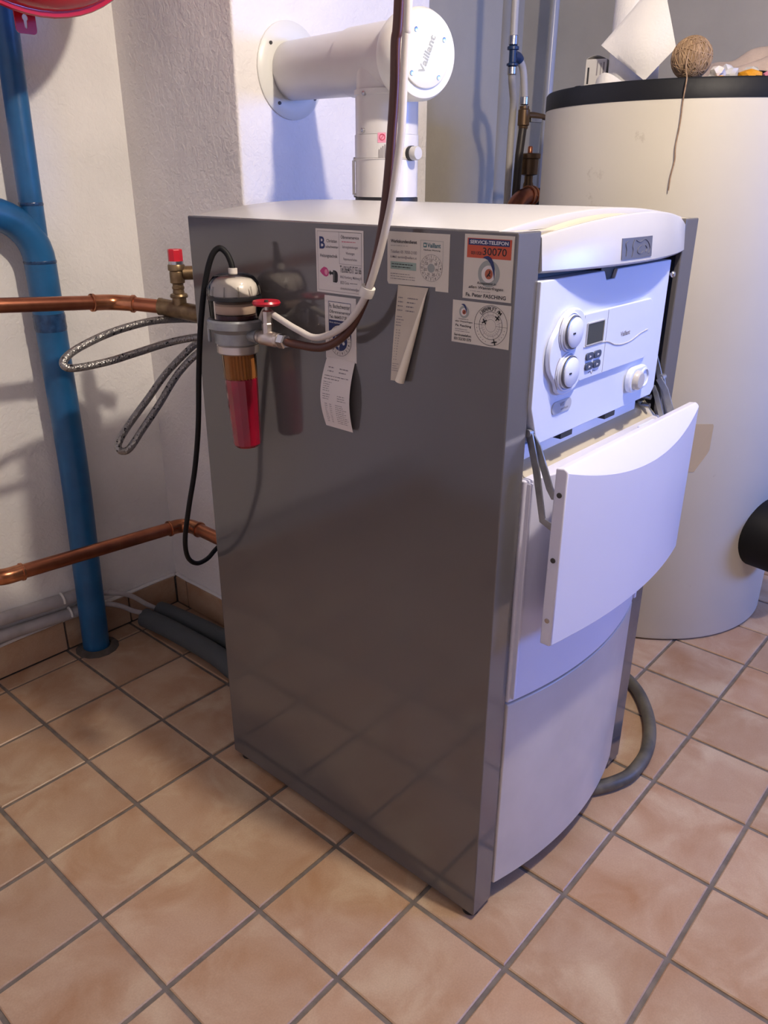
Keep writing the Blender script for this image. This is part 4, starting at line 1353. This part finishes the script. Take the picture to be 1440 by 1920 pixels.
MB().tube([(.124, 1.013, 1.021), (.143, .965, 1.016), (.160, .90, 1.010), (.170, .82, 1.004), (.170, .700, 1.00)], .0190, 20).build('tee_body', M['brass'], cu1)
MB().cyl((.143, .965, 1.016), (.143, .965, 1.045), .0155, 20).build('tee_branch', M['brass'], cu1)
sv = thing('safety_valve', 'brass safety valve with a red cap behind the boiler', 'valve', (.143, .965, 1.044))
sx_, sy_ = .143, .965
zf = lambda z: 1.044 + (z - 1.044) * .87
MB().lathe([(r_ * .93, zf(z_)) for r_, z_ in [(0, 1.044), (.0205, 1.044), (.0215, 1.048), (.0195, 1.053), (.014, 1.055), (.013, 1.064), (.0145, 1.066), (.0145, 1.071), (.013, 1.073), (.013, 1.078), (.0175, 1.081), (.0175, 1.106), (.0165, 1.109), (.020, 1.112), (.020, 1.123), (.0185, 1.126), (0, 1.126)]], (sx_, sy_, 0), n=28).build('valve_body', M['brass'], sv, smooth=30)
MB().cyl((sx_ + .010, sy_ - .006, zf(1.104)), (sx_ + .050, sy_ - .030, zf(1.104)), .0150, 20).build('outlet', M['brass'], sv)
MB().lathe([(0, zf(1.126)), (.0165, zf(1.126)), (.0165, zf(1.134)), (0, zf(1.134))], (sx_, sy_, 0), n=20).build('spring_seat', M['screw'], sv)
MB().lathe([(0, zf(1.134)), (.0160, zf(1.134)), (.0160, zf(1.160)), (.0148, zf(1.1625)), (0, zf(1.1625))], (sx_, sy_, 0), n=8).build('red_cap', M['red_cap'], sv, smooth=20)

# lower copper line
cu2 = thing('copper_pipe', 'lower copper pipe crossing in front of the blue pipe near the floor', 'pipe', (0, 1.2, .36), 'copper pipes at the back wall')
yLo = 1.20
MB().tube([(-.225, yLo, .4125), (.205, yLo, .386)], .0178, 24).build('pipe_run', M['copper'], cu2)
MB().tube([(.195, yLo, .3865)] + bend((.212, yLo, .3855), (.252, yLo, .384), (.254, yLo - .045, .383)) + [(.254, 1.135, .383)], .0200, 24).build('elbow', M['copper_fit'], cu2)
ring_at((.199, yLo, .3863), (1, 0, -.06), .0222, .007, 'solder_ring', 'copper_fit', cu2)
ring_at((.254, 1.139, .383), (0, 1, 0), .0222, .007, 'solder_ring', 'copper_fit', cu2)
MB().tube([(.254, 1.14, .383), (.254, .70, .378)], .0178, 24).build('pipe_run', M['copper'], cu2)
MB().tube([(-.215, yLo, .412), (-.235, yLo, .413)] + bend((-.245, yLo, .4135), (-.285, yLo, .416), (-.288, yLo + .045, .416)) + [(-.288, 1.27, .416)], .0200, 24).build('elbow', M['copper_fit'], cu2)
ring_at((-.219, yLo, .4122), (1, 0, -.06), .0222, .007, 'solder_ring', 'copper_fit', cu2)
MB().tube([(-.288, 1.26, .416), (-.288, YB, .418)], .0178, 24).build('pipe_run', M['copper'], cu2)

# braided hoses
h1 = [(.22, .74, .985), (.20, .86, .985), (.195, .97, .988), (.110, 1.0, .994), (.04, 1.01, .988), (-.026, 1.01, .977), (-.085, 1.01, .960), (-.118, 1.005, .947), (-.132, 1.0, .935), (-.126, .995, .925), (-.095, .992, .922), (-.03, .99, .925), (.033, .985, .934), (.12, .96, .951), (.185, .90, .962), (.20, .82, .963), (.20, .74, .963)]
ho = thing('braided_hose', 'steel braided hose making a wide loop towards the blue pipe', 'hose', (0, 1, .92), 'braided hoses behind the boiler')
MB().tube(spline(h1, 8), .0083, 14).build('hose_body', M['braid'], ho)
MB().cyl((.206, .75, .963), (.203, .80, .963), .0105, 16).build('ferrule', M['brass'], ho)
h2 = [(.215, .74, .955), (.208, .88, .955), (.200, .96, .948), (.125, 1.0, .882), (.058, 1.005, .820), (-.003, 1.005, .766), (-.030, 1.0, .740), (-.037, .995, .727), (-.030, .99, .719), (-.014, .985, .724), (.022, .985, .758), (.072, .985, .806), (.139, .98, .878), (.19, .93, .935), (.205, .84, .945), (.21, .74, .945)]
ho = thing('braided_hose', 'steel braided hose hanging down in a narrow loop', 'hose', (.05, 1, .71), 'braided hoses behind the boiler')
MB().tube(spline(h2, 8), .0083, 14).build('hose_body', M['braid'], ho)
MB().cyl((.214, .75, .948), (.212, .80, .948), .0105, 16).build('ferrule', M['brass'], ho)

# conduits along the skirting
for k, (z0, z1, rr_, lab) in enumerate(((.179, .160, .019, 'upper grey painted conduit along the wall above the skirting tiles'), (.131, .113, .0175, 'lower grey painted conduit resting on the skirting tiles'))):
    y = YB - .009 - .005 * k
    sl = (z1 - z0) / .24
    cd = thing('conduit', lab, 'conduit', (-.3, y, z0), 'conduits above the skirting')
    MB().tube([(-1.6, y, z0 + .012), (-.22, y, z0), (.045, y, z1 - .002)], rr_, 20).build('conduit_tube', M['conduit'], cd)
    xc = -.030 + .013 * k
    zc = z0 + (xc + .22) * sl
    MB().tube([(xc, y - rr_ * math.cos(t) - .0005, zc + rr_ * 1.08 * math.sin(t)) for t in [-.2 + q * 1.9 / 8 for q in range(9)]], .0045, 6).build('clip', M['tape'], cd)
tag(MB().tube(spline([(.050, 1.437, .158), (.088, 1.412, .149), (.125, 1.400, .137), (.165, 1.395, .112), (.205, 1.392, .070), (.235, 1.388, .042)], 6), .0075, 12).build('thin_hose', M['conduit']), 'thin grey tube curving from the upper conduit to the floor lagging', 'tube', 'thin tubes at the skirting')
tag(MB().tube(spline([(.050, 1.432, .114), (.084, 1.402, .117), (.12, 1.388, .100), (.155, 1.382, .070), (.195, 1.376, .045)], 6), .0075, 12).build('thin_hose', M['conduit']), 'thin grey tube curving from the lower conduit to the floor lagging', 'tube', 'thin tubes at the skirting')
tag(MB().tube(spline([(.188, 1.378, .034), (.196, 1.33, .032), (.204, 1.24, .031), (.208, 1.06, .031), (.196, .95, .031), (.18, .78, .031), (.18, .72, .031)], 6), .029, 20).build('insulated_pipe', M['foam']), 'dark grey lagged pipe on the floor nearer the blue pipe', 'pipe', 'lagged pipes on the floor')
tag(MB().tube(spline([(0.246, 1.384, .034), (0.258, 1.33, .032), (0.270, 1.223, .030), (0.280, 1.065, .030), (0.270, .95, .030), (0.258, .78, .030), (0.258, .72, .030)], 6), .027, 20).build('insulated_pipe', M['foam']), 'dark grey lagged pipe on the floor nearer the chimney', 'pipe', 'lagged pipes on the floor')

# red expansion vessel at the top left
ev = thing('expansion_vessel', 'glossy red round expansion vessel at the top left corner', 'expansion vessel', (-.045, 1.05, 1.57))
vc = Vector((-.045, 1.05, 1.852))
pr = []
for k in range(0, 25):
    t = -PI / 2 + PI * k / 24
    r = .275 * math.cos(t) ** .55 if math.cos(t) > 0 else 0
    pr.append((max(r, 0), .095 * math.sin(t)))
pr[0] = (0, -.095)
pr[-1] = (0, .095)
MB().lathe(pr, vc, (0, -1, 0), 64).build('shell', M['red_lacquer'], ev)
MB().lathe([(.268, -.005), (.283, -.005), (.285, 0), (.283, .005), (.268, .005)], vc, (0, -1, 0), 64).build('seam', M['red_lacquer'], ev)
# bracket with keyhole
bx0, bx1, bz0, bz1 = -.0555, -.0135, 1.549, 1.600
KO = [(-.0345 + .0062 * math.cos(a), 1.5765 + .0062 * math.sin(a)) for a in [-.9 + k * (PI + 1.8) / 10 for k in range(11)]]
slot = [(0, 0)] + KO + [(-.0375, 1.560), (-.0345, 1.557), (-.0315, 1.560)]
outer = rr_outline(bx0, bx1, bz0, bz1, .008, 4)
pb = MB()
bm = bmesh.new()
def loopv(pts, y):
    return [bm.verts.new((p[0], y, p[1])) for p in pts]
yb = 1.13
vo, vi = loopv(outer, yb), loopv(slot[1:], yb)
eds = []
for lst in (vo, vi):
    for k in range(len(lst)):
        eds.append(bm.edges.new((lst[k], lst[(k + 1) % len(lst)])))
r = bmesh.ops.triangle_fill(bm, use_beauty=True, edges=eds)
ext = bmesh.ops.extrude_face_region(bm, geom=list(bm.faces))
for g in ext['geom']:
    if isinstance(g, bmesh.types.BMVert):
        g.co.y += .003
bm.verts.index_update()
pb.add([v.co.copy() for v in bm.verts], [tuple(v.index for v in f.verts) for f in bm.faces])
bm.free()
pb.build('bracket', M['red_lacquer'], ev, smooth=30)
MB().box(bx0 + .004, bx1 - .004, 1.05, 1.132, 1.592, 1.600).build('bracket_arm', M['red_lacquer'], ev, smooth=None)
MB().cyl((-.045, 1.12, 1.87), (-.045, YB, 1.87), .03, 20).build('wall_mount', M['red_lacquer'], ev)

# ------------------------------------------------------------------ storage tank and things on it
TX, TY, TR = 1.5023, .3915, .4123
tank = thing('hot_water_tank', 'large cream round hot water tank with a black lid', 'tank', (TX, TY, 0))
MB().lathe([(0, .006), (TR - .004, .006), (TR, .012), (TR, 1.468), (TR - .01, 1.47), (0, 1.47)], (TX, TY, 0), n=96).build('jacket', M['tank'], tank)
MB().lathe([(0, 0), (TR - .03, 0), (TR - .03, .006), (0, .006)], (TX, TY, 0), n=64).build('base_ring', M['black'], tank)
MB().lathe([(0, 1.466), (TR + .001, 1.466), (TR + .001, 1.505), (TR - .003, 1.510), (0, 1.510)], (TX, TY, 0), n=96).build('lid', M['tank_lid'], tank)
nrm = Vector((-.17, -.985, 0)).normalized()
pc = Vector((TX, TY, .325))
MB().lathe([(0, .38), (.105, .38), (.105, .490), (.099, .500), (0, .502)], pc, nrm, 48).build('inspection_port', M['black_cable'], tank)
def tank_pt(a, z, r=TR):
    return Vector((TX + r * math.cos(a), TY + r * math.sin(a), z))
a_l = math.atan2(.15 - TY, 1.168 - TX)
a_r = math.atan2(.104 - TY, 1.207 - TX)
lab = [(a_l, .685), (a_r - .006, .685), (a_r, .680), (a_r, .612), (a_r - .012, .600), (math.atan2(.129 - TY, 1.185 - TX), .548), (a_l, .548)]
vs = [tank_pt(a, z, TR + .0004) for a, z in lab]
vs += [tank_pt(a, z, TR + .0016) for a, z in lab]
n = len(lab)
tl = MB().add(vs, [tuple(range(n, 2 * n)), tuple(reversed(range(n)))] + [(k, (k + 1) % n, n + (k + 1) % n, n + k) for k in range(n)]).build('tan_label', M['tan_label'], tank, smooth=None)
tag(tl, 'tan label on the jacket just beyond the flap', None)

LZ = 1.510
# ball of twine
bl = thing('twine_ball', 'ball of brown jute twine on the front edge of the black lid', 'twine', (1.185, .294, LZ))
bcn = Vector((1.185, .294, LZ + .0475))
br = .0475
sp = []
for k in range(13):
    t = PI * k / 12
    sp.append((br * .955 * math.sin(t) if 0 < k < 12 else 0, -br * .955 * math.cos(t)))
MB().lathe(sp, bcn, n=32).build('core', M['twine_core'], bl)
tw = MB()
rnd = random.Random(5)
for k in range(46):
    ax = Vector((rnd.gauss(0, 1), rnd.gauss(0, 1), rnd.gauss(0, .5))).normalized()
    u1, w1, a1_ = basis(ax)
    off = rnd.uniform(-.45, .45)
    rr2 = math.sqrt(1 - off * off)
    tw.tube([bcn + a1_ * (off * br * .975) + (u1 * math.cos(t) + w1 * math.sin(t)) * (rr2 * br * .975) for t in [2 * PI * q / 36 for q in range(36)]], .0013, 5, closed=True)
tw.build('winding', M['twine'], bl)
st = [bcn + Vector((-.030, -.008, .036)), bcn + Vector((-.049, -.010, .0)), bcn + Vector((-.053, -.011, -.025)), (1.112, .270, LZ + .0035), (1.0955, .262, 1.500), (1.1015, .2665, 1.462), (1.1015, .266, 1.415), (1.1005, .269, 1.364), (1.1005, .2665, 1.334), (1.099, .2705, 1.30), (1.099, .2715, 1.266)]
MB().tube(spline(st, 6), .0016, 7).build('loose_end', M['twine'], bl)

# kitchen roll with a loose sheet
kr = thing('paper_roll', 'white kitchen paper roll with a loose sheet on the tank lid', 'paper roll', (1.34, .50, LZ))
MB().lathe([(.02, 0), (.064, 0), (.066, .004), (.066, .236), (.064, .24), (.02, .24), (.02, 0)], (1.352, .520, LZ), n=48).build('roll', M['tissue'], kr)
q_t, q_l, q_b, q_r = Vector((1.285, .442, 1.761)), Vector((1.262, .576, 1.617)), Vector((1.248, .437, 1.5245)), Vector((1.262, .368, 1.593))
def sheet(u, v):
    p = q_t * (1 - u) * (1 - v) + q_r * u * (1 - v) + q_l * (1 - u) * v + q_b * u * v
    return p + Vector((-.018, .006, 0)) * (math.sin(PI * u) * math.sin(PI * v)) + Vector((.003, 0, 0)) * math.sin(4 * u + 3 * v)
sh = MB()
sh.grid(sheet, 14, 14, thick=(.0008, .0004, 0))
sh.build('loose_sheet', M['tissue'], kr, smooth=60)
tag(MB().grid(lambda u, v: (1.262 - .02 * math.sin(PI * u) + .01 * v, .585 - .075 * u, LZ + .001 + .040 * v * math.sin(PI * (.15 + .6 * (1 - u)))), 12, 4, thick=(.0008, .0004, 0)).build('paper_scrap', M['tissue'], smooth=60), 'curled scrap of white paper at the foot of the kitchen roll', 'paper scrap')

# small printed carton, dark bit beside it
cb_ = thing('carton', 'small grey printed carton standing beside the kitchen roll', 'carton', (1.33, .625, LZ))
cu_, cw_ = Vector((.30, -.95, 0)).normalized(), Vector((.95, .30, 0)).normalized()
cc = Vector((1.32, .612, LZ))
MB().obox(cc + Vector((0, 0, .041)), cu_, cw_, (0, 0, 1), .056, .035, .082).build('box', M['carton'], cb_, smooth=None, bevel=.001)
PC = Print(lambda a, b, l: cc - cw_ * (.0176 + .0002 * l) + cu_ * (a - .028) + Vector((0, 0, .082 - b)))
PC.rect('ink_black', .006, .020, .011, .060)
PC.rect('ink_grey', .030, .006, .033, .040)
PC.rect('ink_grey', .040, .010, .042, .070)
PC.rect('ink_grey', .047, .008, .051, .060)
PC.finish(cb_, 'printing')
MB().grid(lambda u, v: cc - cu_ * .026 + cu_ * .05 * u - cw_ * .017 + cw_ * .034 * v + Vector((0, 0, .0825 + .008 * math.sin(PI * u) * (1 - v))), 6, 3, thick=(0, 0, .0006)).build('lid_flap', M['carton'], cb_)
MB_ = MB()
MB_.lathe([(0, 0), (.012, 0), (.016, .006), (.012, .018), (.014, .022), (0, .024)], (1.335, .668, LZ), n=7)
tag(MB_.build('black_clip', M['black'], smooth=None), 'small black plastic clip left of the carton on the lid', 'clip')

# crumpled wrappers and cloth
def crumple(c, r, seed, sq=.7, n=2):
    bm = bmesh.new()
    bmesh.ops.create_icosphere(bm, subdivisions=n, radius=1)
    rn = random.Random(seed)
    for v in bm.verts:
        k = rn.uniform(.65, 1.25)
        v.co = Vector((v.co.x * r * k, v.co.y * r * k, v.co.z * r * k * sq))
    mz = min(v.co.z for v in bm.verts)
    mb = MB()
    mb.add([v.co + Vector(c) - Vector((0, 0, mz)) for v in bm.verts], [tuple(v.index for v in f.verts) for f in bm.faces])
    bm.free()
    return mb
tag(crumple((1.33, .345, LZ), .026, 1, .6).build('rag', M['grey_rag'], smooth=None), 'flat grey rag just right of the twine ball', 'rag')
tag(crumple((1.27, .262, LZ), .020, 2, .8).build('wrapper', M['paper'], smooth=None), 'crumpled white paper beside the twine ball', 'wrapper', 'wrappers on the lid')
tag(crumple((1.36, .262, LZ), .024, 3, 1.0).build('wrapper', M['ink_white'], smooth=None), 'taller crumpled white paper in front of the cloth', 'wrapper', 'wrappers on the lid')
tag(crumple((1.33, .205, LZ), .028, 4, .55).build('wrapper', M['orange'], smooth=None), 'crumpled orange wrapper on the right of the lid', 'wrapper', 'wrappers on the lid')
tag(crumple((1.40, .225, LZ), .022, 5, .95).build('wrapper', M['white_lacquer'], smooth=None), 'crumpled white wrapper behind the orange one', 'wrapper', 'wrappers on the lid')
tag(crumple((1.36, .165, LZ), .018, 6, .7).build('wrapper', M['pink'], smooth=None), 'crumpled pink wrapper at the right edge of the picture', 'wrapper', 'wrappers on the lid')
tag(crumple((1.25, .295 - .05, LZ), .014, 9, .5).build('wrapper', M['orange'], smooth=None), 'small orange scrap at the foot of the twine ball', 'wrapper', 'wrappers on the lid')
def cloth(u, v):
    x = 1.40 + .17 * v
    y = .40 - .40 * u
    e = math.sin(PI * min(1, max(0, u * 1.0))) ** .5 * math.sin(PI * (.05 + .9 * v)) ** .6
    hgt = (.075 + .050 * u) * e * (1 + .22 * math.sin(9 * u + 4 * v) + .15 * math.sin(17 * u - 7 * v) + .12 * math.sin(13 * v + 3 * u))
    return (x + .01 * math.sin(14 * u), y + .012 * math.sin(11 * v), LZ + .002 + hgt)
tag(MB().grid(cloth, 48, 24, thick=(0, 0, -.0015)).build('cloth', M['cloth'], smooth=80), 'bunched beige cloth on the right side of the tank lid', 'cloth')

# ------------------------------------------------------------------ pipes in the niche behind the tank
pv = 1.05
wp = thing('plastic_riser', 'grey plastic riser with a blue press fitting beside the tank', 'pipe', (1.57, pv, 1.45))
MB().tube([(1.56, pv, ZC), (1.566, pv, 1.705)], .0125, 16).build('pipe_run', M['pex'], wp)
MB().lathe([(.0130, 0), (.0155, .002), (.0155, .026), (.0130, .028)], (1.567, pv, 1.690), n=20).build('press_sleeve', M['screw'], wp)
MB().lathe([(.012, 0), (.019, .002), (.019, .010), (.012, .014)], (1.568, pv, 1.676), n=20).build('press_collar', M['fit_blue'], wp)
MB().cyl((1.568, pv, 1.690), (1.569, pv, 1.640), .0125, 16).build('fitting_body', M['fit_blue'], wp)
MB().lathe([(.012, 0), (.019, .002), (.019, .008), (.012, .012)], (1.569, pv, 1.630), n=20).build('press_collar', M['fit_blue'], wp)
MB().lathe([(.0130, 0), (.0155, .002), (.0155, .022), (.0130, .024)], (1.569, pv, 1.606), n=20).build('press_sleeve', M['screw'], wp)
MB().tube(spline([(1.570, pv, 1.662), (1.598, pv, 1.660), (1.612, pv, 1.652)], 4), .0150, 16).build('fitting_branch', M['fit_blue'], wp)
MB().tube(spline([(1.608, pv, 1.655), (1.632, pv, 1.632), (1.645, pv, 1.598), (1.652, pv, 1.565), (1.656, pv, 1.540)], 6), .0120, 16).build('pipe_bend', M['pex'], wp)
MB().tube(spline([(1.569, pv, 1.612), (1.580, pv + .006, 1.594), (1.606, pv + .018, 1.568), (1.634, pv + .030, 1.535), (1.650, pv + .040, 1.49), (1.655, pv + .045, 1.40), (1.655, pv + .045, 1.0)], 6), .0120, 16).build('pipe_bend', M['pex'], wp)
MB().lathe([(.0125, 0), (.0150, .002), (.0150, .024), (.0125, .026)], (1.656, pv, 1.523), n=20).build('press_sleeve', M['screw'], wp)
bv = thing('ball_valve', 'dark brass valve with a lever above a dark pipe beside the tank', 'valve', (1.662, pv, 1.44))
MB().lathe([(0, 0), (.013, 0), (.016, .004), (.016, .010), (.020, .014), (.020, .060), (.016, .064), (.016, .072), (0, .072)], (1.659, pv, 1.448), n=20).build('valve_body', M['dark_brass'], bv)
MB().tube([(1.67, pv, 1.492), (1.70, pv - .015, 1.492), (1.735, pv - .030, 1.490), (1.775, pv - .030, 1.486)], [.012, .012, .0095, .007], 12).build('lever', M['dark_brass'], bv)
MB().obox((1.705, pv - .02, 1.478), (1, -.3, 0), (0, 0, 1), (.3, 1, 0), .05, .014, .012).build('lever_stop', M['steel'], bv, bevel=.002)
MB().tube([(1.657, pv, 1.450), (1.645, pv, 1.37), (1.637, pv, 1.20), (1.634, pv, .9)], .0140, 16).build('drop_pipe', M['dark_pipe'], bv)
av = thing('air_vent', 'small brass automatic air vent beside the tank', 'air vent', (1.716, pv, 1.20))
MB().lathe([(0, 1.19), (.022, 1.19), (.022, 1.235), (.028, 1.238), (.028, 1.250), (.020, 1.254), (.018, 1.275), (.015, 1.282), (.015, 1.302), (.030, 1.306), (.031, 1.356), (.037, 1.359), (.037, 1.372), (.033, 1.375), (0, 1.375)], (1.717, pv, 0), n=28).build('vent_body', M['dark_brass'], av, smooth=30)
MB().lathe([(0, 1.375), (.0085, 1.375), (.0085, 1.395), (.006, 1.398), (0, 1.398)], (1.715, pv, 0), n=14).build('vent_cap', M['copper'], av)
ce_ = thing('copper_elbow', 'thick copper elbow showing above the boiler top', 'pipe', (1.6, pv - .03, 1.19))
py_ = pv - .055
MB().tube([(1.50, py_, 1.10)] + bend((1.525, py_, 1.16), (1.555, py_, 1.235), (1.63, py_, 1.238)), .028, 24).build('elbow', M['copper'], ce_)
MB().tube([(1.625, py_, 1.238), (1.665, py_, 1.239)], .030, 24).build('socket', M['copper_fit'], ce_)
for x in (1.632, 1.655):
    ring_at((x, py_, 1.238), (1, 0, 0), .0335, .008, 'solder_ring', 'copper_fit', ce_)
tag(MB().box(1.752, 1.83, pv - .060, pv + .03, 1.12, 1.262).build('pump_block', M['black'], bevel=.008, smooth=30), 'black insulated block beside the air vent and the tank', 'pump')
tag(MB().tube([(2.283, 1.33, ZC), (2.275, 1.33, 1.60), (2.26, 1.33, .02)], .0185, 20).build('white_riser', M['white_lacquer']), 'white vertical pipe rising behind the tank by the niche', 'pipe')
tag(MB().tube([(2.175, YN - .02, ZC), (2.17, YN - .02, .02)], .011, 14).build('thin_riser', M['conduit']), 'thin painted riser in the shaded niche', 'pipe')

# rubber hose on the floor at the right of the boiler
hz = .0165
hs = [(.95, .23, hz), (.92, .155, hz), (.895, .105, hz), (.845, .050, hz), (.754, -.012, hz), (.653, -.049, hz), (.56, -.055, hz), (.505, -.040, hz), (.462, -.016, hz), (.435, .004, hz)]
tag(MB().tube(spline(hs, 8), .0155, 16).build('rubber_hose', M['rubber_hose']), 'grey rubber hose curving on the floor from beneath the boiler front', 'hose')
